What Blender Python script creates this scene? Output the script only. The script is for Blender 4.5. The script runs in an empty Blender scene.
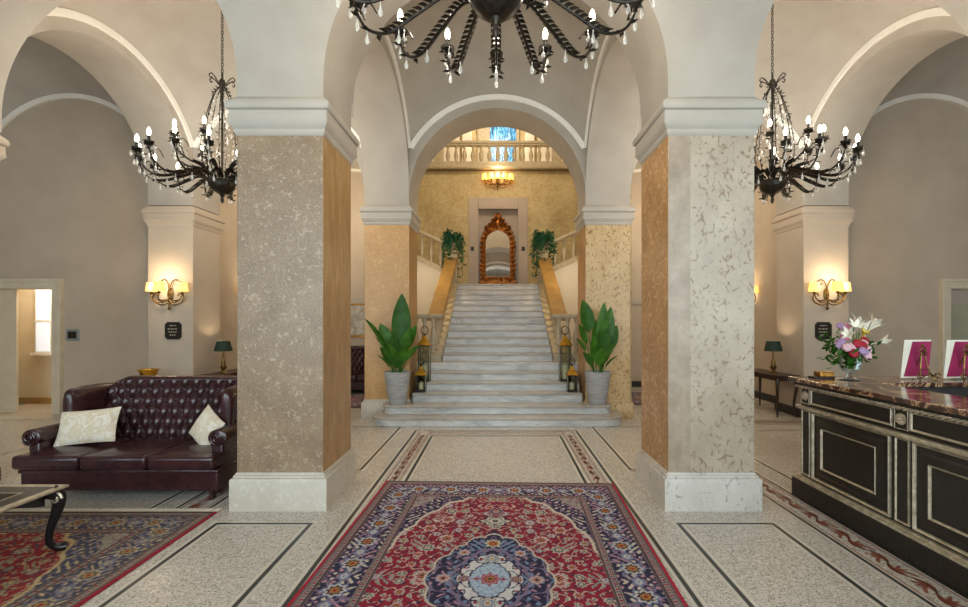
import bpy, bmesh, math, random
import numpy as np
from mathutils import Vector, Matrix
PI = math.pi
random.seed(7)
SC = bpy.context.scene
COL = SC.collection
F = 460.0            # focal length in pixels of the 968 wide frame
AX = -0.015          # axis of the hall

# ------------------------------------------------------------------ mesh helper
class MB:
    def __init__(s): s.v = []; s.f = []; s.m = []
    def add(s, vs, fs, mi=0):
        b = len(s.v); s.v += [tuple(p) for p in vs]
        for f in fs: s.f.append([i + b for i in f]); s.m.append(mi)
        return s
    def face(s, pts, mi=0): return s.add(pts, [list(range(len(pts)))], mi)
    def box(s, x0, x1, y0, y1, z0, z1, mi=0):
        return s.add([(x0,y0,z0),(x1,y0,z0),(x1,y1,z0),(x0,y1,z0),(x0,y0,z1),(x1,y0,z1),(x1,y1,z1),(x0,y1,z1)],
                     [(0,3,2,1),(4,5,6,7),(0,1,5,4),(1,2,6,5),(2,3,7,6),(3,0,4,7)], mi)
    def loops(s, L, mi=0, closed=True, cap=True):
        n = len(L[0]); vs = [p for l in L for p in l]; fs = []
        for i in range(len(L) - 1):
            for j in range(n if closed else n - 1):
                k = (j + 1) % n
                fs.append((i*n + j, i*n + k, (i+1)*n + k, (i+1)*n + j))
        if cap and closed:
            fs.append(tuple(reversed(range(n)))); fs.append(tuple((len(L)-1)*n + j for j in range(n)))
        return s.add(vs, fs, mi)
    def tube(s, pts, r, n=8, mi=0, flat=1.0):
        pts = [Vector(p) for p in pts]; L = []
        m = len(pts); up = None
        for i, p in enumerate(pts):
            t = (pts[min(i+1, m-1)] - pts[max(i-1, 0)])
            if t.length < 1e-9: t = Vector((0,0,1))
            t.normalize()
            if up is None:
                up = Vector((0,0,1)) if abs(t.z) < .9 else Vector((1,0,0))
            a = t.cross(up)
            if a.length < 1e-5: a = t.cross(Vector((0.3,1,0.2)))
            a.normalize(); b = a.cross(t).normalized(); up = b
            rr = r[i] if isinstance(r, (list, tuple)) else r
            L.append([p + a*rr*math.cos(2*PI*k/n)*flat + b*rr*math.sin(2*PI*k/n) for k in range(n)])
        return s.loops(L, mi)
    def lathe(s, prof, n=16, c=(0,0,0), mi=0, sx=1, sy=1):
        L = [[(c[0] + max(r,1e-4)*math.cos(2*PI*k/n)*sx, c[1] + max(r,1e-4)*math.sin(2*PI*k/n)*sy, c[2] + z) for k in range(n)] for r, z in prof]
        return s.loops(L, mi)
    def ball(s, c, r, nu=10, nv=7, mi=0):
        if not isinstance(r, (tuple, list)): r = (r, r, r)
        L = []
        for i in range(nv + 1):
            th = PI * i / nv; q = max(math.sin(th), .01)
            L.append([(c[0] + r[0]*q*math.cos(2*PI*k/nu), c[1] + r[1]*q*math.sin(2*PI*k/nu), c[2] - r[2]*math.cos(th)) for k in range(nu)])
        return s.loops(L, mi)
    def grid(s, fn, nu, nv, mi=0):
        vs = [fn(i/nu, j/nv) for j in range(nv+1) for i in range(nu+1)]
        fs = [(j*(nu+1)+i, j*(nu+1)+i+1, (j+1)*(nu+1)+i+1, (j+1)*(nu+1)+i) for j in range(nv) for i in range(nu)]
        return s.add(vs, fs, mi)
    def frame_mold(s, x0, x1, y0, y1, prof, mi=0, cap=True):
        """rectangular loop moulding; prof = [(projection, z)]"""
        return s.loops([[(x0-p,y0-p,z),(x1+p,y0-p,z),(x1+p,y1+p,z),(x0-p,y1+p,z)] for p, z in prof], mi, True, cap)
    def prism(s, poly, z0, z1, mi=0):
        return s.loops([[(x,y,z0) for x,y in poly],[(x,y,z1) for x,y in poly]], mi)
    def ribbon(s, pts, w, mi=0):
        pts = [Vector(p) for p in pts]; a = []; b = []
        for i, p in enumerate(pts):
            t = pts[min(i+1,len(pts)-1)] - pts[max(i-1,0)]; t.normalize()
            q = Vector((-t.y, t.x, 0)) * (w[i] if isinstance(w, list) else w) * .5
            a.append(p + q); b.append(p - q)
        n = len(pts)
        return s.add(a + b, [(i, n+i, n+i+1, i+1) for i in range(n-1)], mi)
    def xform(s, M):
        s.v = [tuple(M @ Vector(p)) for p in s.v]; return s
    def build(s, name, mat, parent=None, world=False, bev=0, smooth=True, sharp=38, sub=0):
        me = bpy.data.meshes.new(name)
        vs = s.v
        if world and parent is not None:
            o = Vector((0,0,0)); q = parent
            while q: o += q.location; q = q.parent
            vs = [(x-o.x, y-o.y, z-o.z) for x, y, z in vs]
        me.from_pydata(vs, [], s.f)
        for m in (mat if isinstance(mat, (list, tuple)) else [mat]): me.materials.append(m)
        me.polygons.foreach_set('material_index', s.m)
        bm = bmesh.new(); bm.from_mesh(me); bmesh.ops.recalc_face_normals(bm, faces=bm.faces); bm.to_mesh(me); bm.free()
        if smooth:
            me.polygons.foreach_set('use_smooth', [True]*len(me.polygons))
            me.set_sharp_from_angle(angle=math.radians(sharp))
        ob = bpy.data.objects.new(name, me); COL.objects.link(ob)
        if parent: ob.parent = parent
        if bev:
            b = ob.modifiers.new('bevel', 'BEVEL'); b.width = bev; b.segments = 2; b.limit_method = 'ANGLE'; b.angle_limit = math.radians(40)
        if sub:
            b = ob.modifiers.new('sub', 'SUBSURF'); b.levels = sub; b.render_levels = sub
        return ob

def tag(o, label, cat, group=None):
    o['label'] = label; o['category'] = cat
    if group: o['group'] = group
    return o
def thing(name, label, cat, loc=(0,0,0), rz=0, group=None):
    o = bpy.data.objects.new(name, None); COL.objects.link(o)
    o.location = loc; o.rotation_euler = (0,0,rz); o.empty_display_size = .1
    return tag(o, label, cat, group)
def struct(name, mb, mat, parent=None, **k):
    o = mb.build(name, mat, parent, **k)
    if parent is None: o['kind'] = 'structure'
    return o
def dup(root, loc=None, rz=None, label=None, group=None, scale=None):
    def cp(o, par):
        c = o.copy(); COL.objects.link(c); c.parent = par
        for ch in kids.get(o, []): cp(ch, c)
        return c
    kids = {}
    for o in bpy.data.objects:
        if o.parent: kids.setdefault(o.parent, []).append(o)
    r = cp(root, None)
    if loc is not None: r.location = loc
    if rz is not None: r.rotation_euler = (0,0,rz)
    if scale: r.scale = (scale,)*3
    if label: r['label'] = label
    if group: r['group'] = group
    return r

# ------------------------------------------------------------------ materials
def lin(h):
    h = h.lstrip('#'); o = []
    for i in (0,2,4):
        c = int(h[i:i+2],16)/255; o.append(c/12.92 if c <= .04045 else ((c+.055)/1.055)**2.4)
    return (*o, 1)
def nt(name):
    m = bpy.data.materials.new(name); m.use_nodes = True; t = m.node_tree
    return m, t, t.nodes, t.links, t.nodes['Principled BSDF']
def coords(N, L, scale=(1,1,1), kind='Object'):
    tc = N.new('ShaderNodeTexCoord'); mp = N.new('ShaderNodeMapping'); mp.inputs['Scale'].default_value = scale
    L.new(tc.outputs[kind], mp.inputs['Vector']); return mp.outputs['Vector']
def ramp(N, L, src, stops, interp='LINEAR'):
    r = N.new('ShaderNodeValToRGB'); r.color_ramp.interpolation = interp; e = r.color_ramp.elements
    while len(e) < len(stops): e.new(.5)
    for k, (p, c) in enumerate(stops): e[k].position = p; e[k].color = lin(c) if isinstance(c, str) else c
    L.new(src, r.inputs['Fac']); return r.outputs['Color']
def noise(N, L, vec, scale, detail=4, rough=.55, dist=0):
    n = N.new('ShaderNodeTexNoise'); n.inputs['Scale'].default_value = scale; n.inputs['Detail'].default_value = detail
    n.inputs['Roughness'].default_value = rough; n.inputs['Distortion'].default_value = dist
    L.new(vec, n.inputs['Vector']); return n.outputs['Fac']
def voro(N, L, vec, scale, feature='F1', out='Distance', rand=1):
    n = N.new('ShaderNodeTexVoronoi'); n.feature = feature; n.inputs['Scale'].default_value = scale
    n.inputs['Randomness'].default_value = rand; L.new(vec, n.inputs['Vector']); return n.outputs[out]
def mix(N, L, fac, a, b, mode='MIX'):
    n = N.new('ShaderNodeMix'); n.data_type = 'RGBA'; n.blend_type = mode
    for sock, val in ((n.inputs[0], fac), (n.inputs[6], a), (n.inputs[7], b)):
        if isinstance(val, str): sock.default_value = lin(val)
        elif isinstance(val, (int, float, tuple)): sock.default_value = val
        else: L.new(val, sock)
    return n.outputs[2]
def bump(N, L, P, src, s=.2, d=.01):
    b = N.new('ShaderNodeBump'); b.inputs['Strength'].default_value = s; b.inputs['Distance'].default_value = d
    L.new(src, b.inputs['Height']); L.new(b.outputs['Normal'], P.inputs['Normal'])
def setp(P, rough=.5, metal=0, spec=.5, **k):
    P.inputs['Roughness'].default_value = rough; P.inputs['Metallic'].default_value = metal
    P.inputs['Specular IOR Level'].default_value = spec
    for a, b in k.items(): P.inputs[a.replace('_',' ')].default_value = b
def simple(name, a, b=None, scale=8, rough=.5, metal=0, bmp=0, detail=4, spec=.5, **k):
    m, t, N, L, P = nt(name); v = coords(N, L)
    n = noise(N, L, v, scale, detail)
    L.new(ramp(N, L, n, [(.35, a), (.65, b or a)]), P.inputs['Base Color'])
    setp(P, rough, metal, spec, **k)
    if bmp: bump(N, L, P, n, bmp)
    return m
M = {}
M['plaster'] = simple('plaster', '#B0A99D', '#A8A094', 2.2, .9, bmp=.04, spec=.2)
M['wallpaint'] = simple('wall_paint', '#C0B2A0', '#B7A997', 1.7, .88, bmp=.03, spec=.2)
M['capital'] = simple('capital_paint', '#B5AEA2', '#ADA69A', 3, .7, spec=.3)
M['trimwhite'] = simple('trim_white', '#F2EFE6', '#ECE8DE', 4, .6)
M['white_plaster'] = simple('white_plaster', '#E2DACB', '#DBD2C2', 2, .85, spec=.2)
def goldwall():
    m, t, N, L, P = nt('gold_stucco'); v = coords(N, L)
    a = noise(N, L, v, 1.6, 6, .65); b = noise(N, L, v, 14, 4)
    c = ramp(N, L, a, [(.3,'#A8946A'),(.5,'#B8A67C'),(.7,'#C8B992')])
    L.new(mix(N, L, .25, c, ramp(N, L, b, [(.4,'#94793F'),(.6,'#D2BC88')])), P.inputs['Base Color'])
    setp(P, .5, 0, .4); return m
M['gold_wall'] = goldwall()
def stone_flecked(name, a, b, fleck, scale=9):
    m, t, N, L, P = nt(name); v = coords(N, L)
    big = noise(N, L, v, 3.0, 8, .65); c = ramp(N, L, big, [(.32,a),(.68,b)])
    f = noise(N, L, v, scale*2.6, 6, .75); fm = ramp(N, L, f, [(.55,'#000000'),(.64,'#c0c0c0')])
    fine = noise(N, L, v, 110, 2); c = mix(N, L, .15, c, ramp(N, L, fine, [(.4,a),(.6,fleck)]))
    sp = voro(N, L, v, 26); spm = ramp(N, L, sp, [(.07,'#b0b0b0'),(.16,'#000000')])
    c = mix(N, L, fm, c, fleck); c = mix(N, L, spm, c, fleck)
    L.new(c, P.inputs['Base Color']); setp(P, .38, 0, .4); bump(N, L, P, f, .05, .004); return m
M['stone_l'] = stone_flecked('flecked_stone', '#77614A', '#957E63', '#C6B79F')
M['stone_in'] = None
def stone_blotch(name, a, b, dark, dens=.57, xs=(0,0), strip=None):
    m, t, N, L, P = nt(name); v = coords(N, L, (1,1,.8))
    big = noise(N, L, v, 2.5, 6, .6); c = ramp(N, L, big, [(.35,a),(.65,b)])
    e = voro(N, L, v, 17, 'DISTANCE_TO_EDGE'); w = noise(N, L, v, 12, 3, .5, 2.0)
    em = ramp(N, L, e, [(.035,'#ffffff'),(.14,'#000000')]); wm = ramp(N, L, w, [(dens-.06,'#000000'),(dens+.06,'#ffffff')])
    c = mix(N, L, mix(N, L, 1.0, em, wm, 'MULTIPLY'), c, dark)
    w2 = noise(N, L, v, 22, 5, .6, 2.5); c = mix(N, L, ramp(N, L, w2, [(.58,'#000000'),(.68,'#9a9a9a')]), c, dark)
    if strip:   # a plain slab of a second stone bonded on the inner edge
        sx, tc = strip
        tcn = N.new('ShaderNodeTexCoord'); sp = N.new('ShaderNodeSeparateXYZ'); L.new(tcn.outputs['Object'], sp.inputs[0])
        mt = N.new('ShaderNodeMath'); mt.operation = 'COMPARE'; L.new(sp.outputs['X'], mt.inputs[0]); mt.inputs[1].default_value = sx; mt.inputs[2].default_value = tc
        c2 = ramp(N, L, noise(N, L, v, 6, 6, .7), [(.35,'#94836F'),(.65,'#AE9D88')]); c = mix(N, L, mt.outputs[0], c, c2)
    L.new(c, P.inputs['Base Color']); setp(P, .36, 0, .4); bump(N, L, P, w, .04, .004); return m
M['stone_r'] = stone_blotch('mottled_stone', '#A69783', '#BBAD98', '#87715A', strip=(-.27, .092))
def stone_streak(name, a, b, c3):
    m, t, N, L, P = nt(name); v = coords(N, L, (7,7,1.1))
    n1 = noise(N, L, v, 2.4, 7, .65, 1.2); c = ramp(N, L, n1, [(.3,a),(.5,b),(.7,c3)])
    n2 = noise(N, L, coords(N, L), 17, 5, .6, 2.0); c = mix(N, L, ramp(N, L, n2, [(.55,'#000000'),(.66,'#8c8c8c')]), c, c3)
    L.new(c, P.inputs['Base Color']); setp(P, .36, 0, .4); return m
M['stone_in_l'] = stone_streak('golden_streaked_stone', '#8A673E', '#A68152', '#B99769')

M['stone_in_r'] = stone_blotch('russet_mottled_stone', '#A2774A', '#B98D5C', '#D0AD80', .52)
M['stone_fl'] = stone_flecked('rose_flecked_stone', '#B0854F', '#C39862', '#DCC294')
M['stone_fr'] = stone_blotch('cream_mottled_stone', '#BE9F6C', '#CDB083', '#8E6A3C', .56)
M['base_l'] = stone_flecked('plinth_stone', '#B3AA99', '#C6BEAF', '#DAD4C8')
M['base_r'] = stone_blotch('pale_plinth_stone', '#C2BBAF', '#D2CCC2', '#9A948B', .62)
def terrazzo():
    m, t, N, L, P = nt('terrazzo'); v = coords(N, L)
    col = voro(N, L, v, 120, 'F1', 'Color'); sep = N.new('ShaderNodeSeparateColor'); L.new(col, sep.inputs[0])
    c = ramp(N, L, sep.outputs[0], [(0,'#827B70'),(.15,'#AAA397'),(.4,'#C0B9AE'),(.7,'#CEC8BD'),(.92,'#E0DBD2')], 'CONSTANT')
    big = noise(N, L, v, 1.2, 4); c = mix(N, L, .25, c, ramp(N, L, big, [(.35,'#BDB3A3'),(.65,'#D2C9BA')]))
    L.new(c, P.inputs['Base Color']); setp(P, .26, 0, .45)
    return m
M['terrazzo'] = terrazzo()
M['inlay_black'] = simple('black_inlay', '#2B2E2C', '#373A37', 40, .3)
M['inlay_pale'] = simple('pale_inlay', '#CCC5B8', '#C4BCAE', 60, .3)
M['inlay_red'] = simple('red_inlay', '#7F4433', '#8F5542', 40, .3)
def marble(name, base='#C4C4C0', vein='#7F8384', scale=2.2, rough=.28, stretch=(1,1,1), w=.5):
    m, t, N, L, P = nt(name); v = coords(N, L, stretch)
    a = noise(N, L, v, scale, 8, .62, 1.6); b = noise(N, L, v, scale*3, 6, .6, .8)
    c = ramp(N, L, a, [(.30,vein),(.46,base),(.56,'#D8D7D3' if name.startswith('stair') else base),(.75,vein)])
    L.new(mix(N, L, .3, c, ramp(N, L, b, [(.35,vein),(.6,base)])), P.inputs['Base Color']); setp(P, rough, 0, .5); return m
M['tread'] = marble('tread_marble', '#B3AB9F', '#8F887E', 2.4, .25, (.5,1,1))
M['stair'] = marble('stair_marble', '#C6C6C2', '#8C9092', 2.0, .3, (.45,1,1.6))
def brownmarble():
    m, t, N, L, P = nt('brown_counter_marble'); v = coords(N, L)
    a = noise(N, L, v, 3.2, 9, .62, 2.2)
    c = ramp(N, L, a, [(.30,'#1F1512'),(.42,'#3E2A22'),(.50,'#6B4A38'),(.535,'#C9A67B'),(.56,'#5A3A2E'),(.7,'#2E1E1A')])
    L.new(c, P.inputs['Base Color']); setp(P, .12, 0, .5); return m
M['counter'] = brownmarble()
M['rail_stone'] = simple('yellow_rail_stone', '#94723C', '#A6844C', 5, .4)
M['bal_stone'] = simple('baluster_stone', '#B5A88E', '#A5977C', 12, .55)
M['iron'] = simple('dark_iron', '#25231F', '#423A30', 30, .40, .7)
M['iron_gold'] = simple('antique_bronze', '#5A4526', '#8A6E3C', 25, .4, .8)
M['brass'] = simple('polished_brass', '#CB952E', '#EBBB4E', 12, .22, 1)
M['gold_leaf'] = simple('gilt', '#7A5424', '#C28A3E', 18, .34, .85, bmp=.3)
M['gilt_mirror'] = simple('gilt_carving', '#6E3C18', '#B4702C', 14, .38, .7, bmp=.3)
M['champagne'] = simple('champagne_moulding', '#B5A88E', '#DDD2BA', 20, .33, .5)
def glassy(name, col='#FFFFFF', rough=.0, tr=.75, ior=1.45):
    m, t, N, L, P = nt(name)
    out = N['Material Output']; tp = N.new('ShaderNodeBsdfTransparent'); mx = N.new('ShaderNodeMixShader')
    fr = N.new('ShaderNodeFresnel'); fr.inputs['IOR'].default_value = ior
    v = coords(N, L); nn = noise(N, L, v, 3, 2); tp.inputs['Color'].default_value = lin(col)
    mt = N.new('ShaderNodeMath'); mt.operation = 'ADD'; mt.use_clamp = True; L.new(fr.outputs[0], mt.inputs[0]); mt.inputs[1].default_value = 1 - tr - .15
    L.new(mt.outputs[0], mx.inputs[0]); L.new(tp.outputs[0], mx.inputs[1]); L.new(P.outputs[0], mx.inputs[2])
    L.new(ramp(N, L, nn, [(.4, col), (.6, col)]), P.inputs['Base Color']); setp(P, .03 + rough, .0, .9)
    L.new(mx.outputs[0], out.inputs['Surface']); return m
M['glass'] = glassy('clear_glass', '#F4F8F7', 0, .92)
M['crystal'] = glassy('crystal', '#F8F6F0', .02, .60, 1.6)
M['lantern_glass'] = glassy('lantern_glass', '#EDEFEA', 0, .93)
def emis(name, col, s, base='#FFF4DC'):
    m, t, N, L, P = nt(name); v = coords(N, L); n = noise(N, L, v, 4, 1)
    L.new(ramp(N, L, n, [(.4, base), (.6, base)]), P.inputs['Base Color'])
    P.inputs['Emission Color'].default_value = lin(col); P.inputs['Emission Strength'].default_value = s; setp(P, .5); return m
M['bulb'] = emis('lit_bulb', '#FFF0D6', 9)
M['shade_yellow'] = emis('lit_parchment_shade', '#FFCB66', 1.15, '#F2D08A')
M['leather'] = simple('oxblood_leather', '#2E1719', '#3D1F21', 6, .27, bmp=.03, spec=.55)
M['table_glass'] = simple('dark_table_inset', '#2A2A22', '#353428', 8, .55, spec=.15)
M['table_glass2'] = simple('pale_green_panel', '#A6A793', '#9C9E8A', 3, .3)
def pillow():
    m, t, N, L, P = nt('cream_damask'); v = coords(N, L)
    n = noise(N, L, v, 9, 4, .6, 1.2)
    L.new(ramp(N, L, n, [(.4,'#D9D0BF'),(.52,'#CDBB9B'),(.58,'#DED6C6')]), P.inputs['Base Color']); setp(P, .8, 0, .2); bump(N, L, P, n, .15); return m
M['pillow'] = pillow()
M['black_lacquer'] = simple('black_lacquer', '#0F0F10', '#19181A', 10, .28, spec=.5)
def darkwood():
    m, t, N, L, P = nt('ebonised_wood'); v = coords(N, L, (14,14,1.2))
    n = noise(N, L, v, 5, 6, .7); L.new(ramp(N, L, n, [(.35,'#17140F'),(.65,'#2B261F')]), P.inputs['Base Color']); setp(P, .36, 0, .45); return m
M['ebony'] = darkwood()
M['leaf'] = simple('leaf_green', '#2C560D', '#44781C', 7, .48, spec=.35)
M['leaf_dark'] = simple('leaf_dark_green', '#234A0F', '#336219', 9, .5, spec=.3)
M['ivy'] = simple('ivy_green', '#1B4A34', '#306E4E', 20, .5)
M['soil'] = simple('soil', '#2A2018', '#3A2D22', 40, .95)
def pot():
    m, t, N, L, P = nt('ribbed_plaster_pot'); v = coords(N, L, (1,1,1))
    a = noise(N, L, coords(N, L, (2,2,26)), 3, 5, .6); L.new(ramp(N, L, a, [(.35,'#8E8D8B'),(.65,'#AFAEAC')]), P.inputs['Base Color']); setp(P, .8, 0, .3); bump(N, L, P, a, .5, .02); return m
M['pot'] = pot()
M['wax'] = simple('candle_wax', '#E8DFC4', '#DCD0AE', 10, .5)
M['mirror'] = simple('mirror_silver', '#EDEDEE', '#E8E8EA', 2, .02, 1)
M['lilac_paint'] = simple('lilac_grey_paint', '#B5A89E', '#AFA196', 2, .7)
M['door_cream'] = simple('cream_door_paint', '#D4C8B0', '#CBBEA5', 4, .5)
M['door_frame'] = simple('door_frame_paint', '#D6CCB6', '#CCC1AA', 5, .45)
M['black_base'] = simple('black_skirting', '#20201F', '#2A2A28', 9, .35)
M['green_shade'] = simple('green_lampshade', '#0D2419', '#143022', 15, .7)
M['plaque'] = simple('black_plaque', '#17110E', '#221A15', 15, .3)
M['plaque_text'] = simple('plaque_lettering', '#B9B09C', '#A89E88', 30, .5)
M['magenta'] = simple('magenta_card', '#8E1748', '#A01E55', 4, .45)
M['cream_card'] = simple('cream_card', '#E9E2D0', '#E0D6C0', 4, .5)
M['grey_plastic'] = simple('grey_plastic', '#8A9092', '#7B8284', 10, .4)
M['walnut'] = simple('walnut', '#2A1710', '#3A2218', 8, .35)
M['sky_blue'] = emis('blue_window_light', '#7FBDE4', .6, '#3E8FD0')
def blueglass():
    m, t, N, L, P = nt('blue_streaked_glass'); v = coords(N, L, (9,9,1.6))
    n = noise(N, L, v, 2.2, 5, .6, 1.5); c = ramp(N, L, n, [(.38,'#0C1E34'),(.48,'#1F5F9C'),(.58,'#59B4EC'),(.68,'#CFEBFA')])
    L.new(c, P.inputs['Base Color']); L.new(c, P.inputs['Emission Color']); P.inputs['Emission Strength'].default_value = .45; setp(P, .2); return m
M['blue_glass'] = blueglass()
M['frost'] = emis('daylit_frosted_glass', '#DDE6F2', .6, '#DDE4EC')
for k, c in dict(rose_red='#A8172E', rose_pink='#D98FA6', lilac='#A889AE', lily='#EFE9D8', pale_pink='#E0B6BC', yellow='#D9C24A').items():
    M[k] = simple('petal_'+k, c, c, 20, .6, Subsurface_Weight=.0)
M['painting'] = simple('faded_picture', '#8F8A80', '#C8C2B4', 6, .5, detail=8)

# ------------------------------------------------------------------ camera
cam = bpy.data.cameras.new('camera'); co = bpy.data.objects.new('camera', cam); COL.objects.link(co)
co.location = (0, 0, 1.6); co.rotation_euler = (PI/2, 0, 0)
cam.sensor_width = 36; cam.lens = 36*F/968; cam.shift_x = -14.3/968; cam.shift_y = 17.5/968; cam.clip_start = .05
SC.camera = co
SC.view_settings.view_transform = 'Standard'; SC.view_settings.look = 'None'; SC.view_settings.gamma = 1
SC.view_settings.exposure = 0.0
# ================================================================== THE BUILDING
HP = .367                      # half a pillar
PX = 1.814                     # pillar centre off the axis
Y1, Y2 = 3.906, 7.55           # front faces of the two pillar rows
CA, SA, SCX = PX - HP, 1.4145, 3.5955    # half spans of middle and side openings, centre of the side bays
WI, WO = 5.01, 5.75            # pilaster faces
ZS, ZC, ER = 3.50, 3.65, 1.66  # top of capital, centre of arcs, radius of the wall rib
CEIL = 6.05
OX, OA, OZ = 7.35, 1.6, 3.85   # the outer bays
NA = 36

def arch_wall(mb, axis, c, a, zc, ztop, t0, t1):
    P = []
    for i in range(NA + 1):
        th = PI - PI*i/NA; P.append((c + a*math.cos(th), zc + a*math.sin(th)))
    pt = (lambda s, t, z: (s, t, z)) if axis == 'x' else (lambda s, t, z: (t, s, z))
    for t in (t0, t1):
        n = NA + 1
        mb.add([pt(s, t, z) for s, z in P] + [pt(s, t, ztop) for s, z in P], [(i, i+1, n+i+1, n+i) for i in range(NA)])
    mb.add([pt(s, t0, z) for s, z in P] + [pt(s, t1, z) for s, z in P], [(i, NA+1+i, NA+2+i, i+1) for i in range(NA)])
def arc_trim(mb, axis, c, half, zc, r, t, d, w=.075, th=.03):
    """white rib on a wall plane t, standing out by th in direction d"""
    a0 = math.acos(min(1, half/r)); L = []
    pt = (lambda s, t, z: (s, t, z)) if axis == 'x' else (lambda s, t, z: (t, s, z))
    for i in range(NA + 1):
        q = PI - a0 - (PI - 2*a0)*i/NA
        L.append([pt(c + rr*math.cos(q), tt, zc + rr*math.sin(q)) for rr, tt in ((r-w, t), (r-w, t+d*th), (r+.01, t+d*th), (r+.01, t))])
    mb.loops(L)
def sail(mb, cx, cy, ax, ay, zc, er, n=30):
    R2 = ax*ax + er*er
    def fn(u, v):
        x, y = (2*u-1)*ax, (2*v-1)*ay
        return (cx + x, cy + y, zc + math.sqrt(max(R2 - x*x - y*y, .01)))
    mb.grid(fn, n, n)

# ---- arcades (upper walls over the pillars)
wn = MB()
NPX = {-1: -1.853, 1: 1.809}       # near pillars
for sx in (-1, 1):
    c = NPX[sx]; o = abs(c) + HP
    wn.box(c-HP, c+HP, Y1, Y1+2*HP, ZS, CEIL)
    arch_wall(wn, 'x', sx*(o+WI)/2, (WI-o)/2, ZC, CEIL, Y1, Y1+2*HP)
    wn.box(min(sx*WI, sx*WO), max(sx*WI, sx*WO), Y1, Y1+2*HP, ZS, CEIL)
    arch_wall(wn, 'x', sx*OX, OA, OZ, CEIL, Y1, Y1+2*HP)
arch_wall(wn, 'x', (NPX[1]+NPX[-1])/2, (NPX[1]-NPX[-1])/2-HP, ZC, CEIL, Y1, Y1+2*HP)
struct('wall_near', wn, M['plaster'])
wf = MB()
for sx in (-1, 1):
    c = sx*PX + AX
    wf.box(c-HP, c+HP, Y2, Y2+2*HP, ZS, CEIL)
    o = abs(c) + HP; arch_wall(wf, 'x', sx*(o+WI)/2, (WI-o)/2, ZC, CEIL, Y2, Y2+2*HP)
    wf.box(min(sx*WI, sx*WO), max(sx*WI, sx*WO), Y2, Y2+2*HP, ZS, CEIL)
arch_wall(wf, 'x', AX, CA, ZC, CEIL, Y2, Y2+2*HP)
struct('wall_far', wf, M['plaster'])
SBY, SBA, SER = 6.045, 1.505, 1.709     # side bays reach a little further
BY = (Y1 + 2*HP + Y2)/2; BA = (Y2 - Y1 - 2*HP)/2     # the bay between the rows
yb0 = Y2 + 2*HP; YB = 11.19; BY2 = (yb0+YB)/2; BA2 = (YB-yb0)/2
for sx, nm in ((-1, 'wall_left_arcade'), (1, 'wall_right_arcade')):
    w = MB()
    c = sx*PX + AX
    arch_wall(w, 'y', BY, BA, ZC, CEIL, c-HP, c+HP)
    for yc, ya in ((SBY, SBA),):
        arch_wall(w, 'y', yc, ya, ZC, CEIL, min(sx*WI, sx*WO), max(sx*WI, sx*WO))
    struct(nm, w, M['plaster'])
# ---- vaults
cl = MB(); sail(cl, AX, BY, CA, BA, ZC, ER)
for sx in (-1, 1):
    sail(cl, sx*SCX, SBY, SA, SBA, ZC, SER)
    sail(cl, sx*OX, (Y1+2*HP+7.9)/2, OA, (7.9-Y1-2*HP)/2, OZ, ER)
    sail(cl, sx*SCX, BY2, SA, BA2, ZC, ER)
cl.box(-8.95, 8.95, -1.4, Y1, 5.8, 5.9)
cl.box(-8.95, 8.95, Y1, yb0-.15, CEIL, CEIL+.1); cl.box(-8.95, -2.25, yb0-.15, YB, CEIL, CEIL+.1); cl.box(2.25, 8.95, yb0-.15, YB, CEIL, CEIL+.1)
struct('ceiling', cl, M['plaster'])
k = [0]
def trim(mb, mat=None, **kw):
    k[0] += 1; return struct('trim_%d' % k[0], mb, mat or M['trimwhite'], **kw)
for cx, a in ((AX, CA), (-SCX, SA), (SCX, SA)):
    by, ba, er = (BY, BA, ER) if cx == AX else (SBY, SBA, SER)
    e2 = math.sqrt(a*a + er*er - ba*ba)
    t = MB(); arc_trim(t, 'x', cx, a, ZC, e2, Y2, -1); arc_trim(t, 'x', cx, a, ZC, e2, Y1+2*HP, 1)
    arc_trim(t, 'y', by, ba, ZC, er, cx-a, 1); arc_trim(t, 'y', by, ba, ZC, er, cx+a, -1); trim(t)
    t = MB(); arc_trim(t, 'x', cx, a, ZC, ER, Y1, -1); trim(t)
for sx in (-1, 1):
    t = MB(); arc_trim(t, 'x', sx*OX, OA, OZ, ER-.02, 7.9, -1, .07); trim(t)
    t = MB(); arc_trim(t, 'x', sx*SCX, SA, ZC, ER, YB, -1); trim(t)

# ---- side walls
for sx, side in ((-1, 'left'), (1, 'right')):
    S = lambda a, b: (min(sx*a, sx*b), max(sx*a, sx*b))
    w = MB()
    if side == 'left':                                   # opening with a corridor
        w.box(-8.95, -8.75, 7.9, 8.1, 0, CEIL); w.box(-7.56, -5.5, 7.9, 8.1, 0, CEIL); w.box(-8.75, -7.56, 7.9, 8.1, 2.2, CEIL)
    else:
        w.box(5.5, 7.60, 7.9, 8.1, 0, CEIL); w.box(8.8, 8.95, 7.9, 8.1, 0, CEIL); w.box(7.60, 8.8, 7.9, 8.1, 2.3, CEIL)
    w.box(*S(8.95, 9.1), -1.4, 8.1, 0, CEIL)
    w.box(*S(5.4, 5.55), yb0, YB, 0, CEIL); w.box(*S(5.4, 5.8), 7.95, yb0, 0, CEIL)
    w.box(*S(2.25, 5.55), YB, YB+.15, 0, CEIL)
    struct('wall_'+side, w, M['wallpaint'])
    b = MB(); b.box(*S(5.37, 5.4), yb0, YB, 0, .14); b.box(*S(2.3, 5.4), YB-.03, YB, 0, .14)
    if side == 'left': b.box(-7.44, -5.75, 7.87, 7.9, 0, .16)
    else: b.box(5.75, 7.5, 7.87, 7.9, 0, .16)
    struct('baseboard_'+side, b, M['black_base'])
    d = MB(); d.box(*S(2.3, 5.4), YB-.045, YB, 2.02, 2.16); trim(d, M['capital'])
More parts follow.
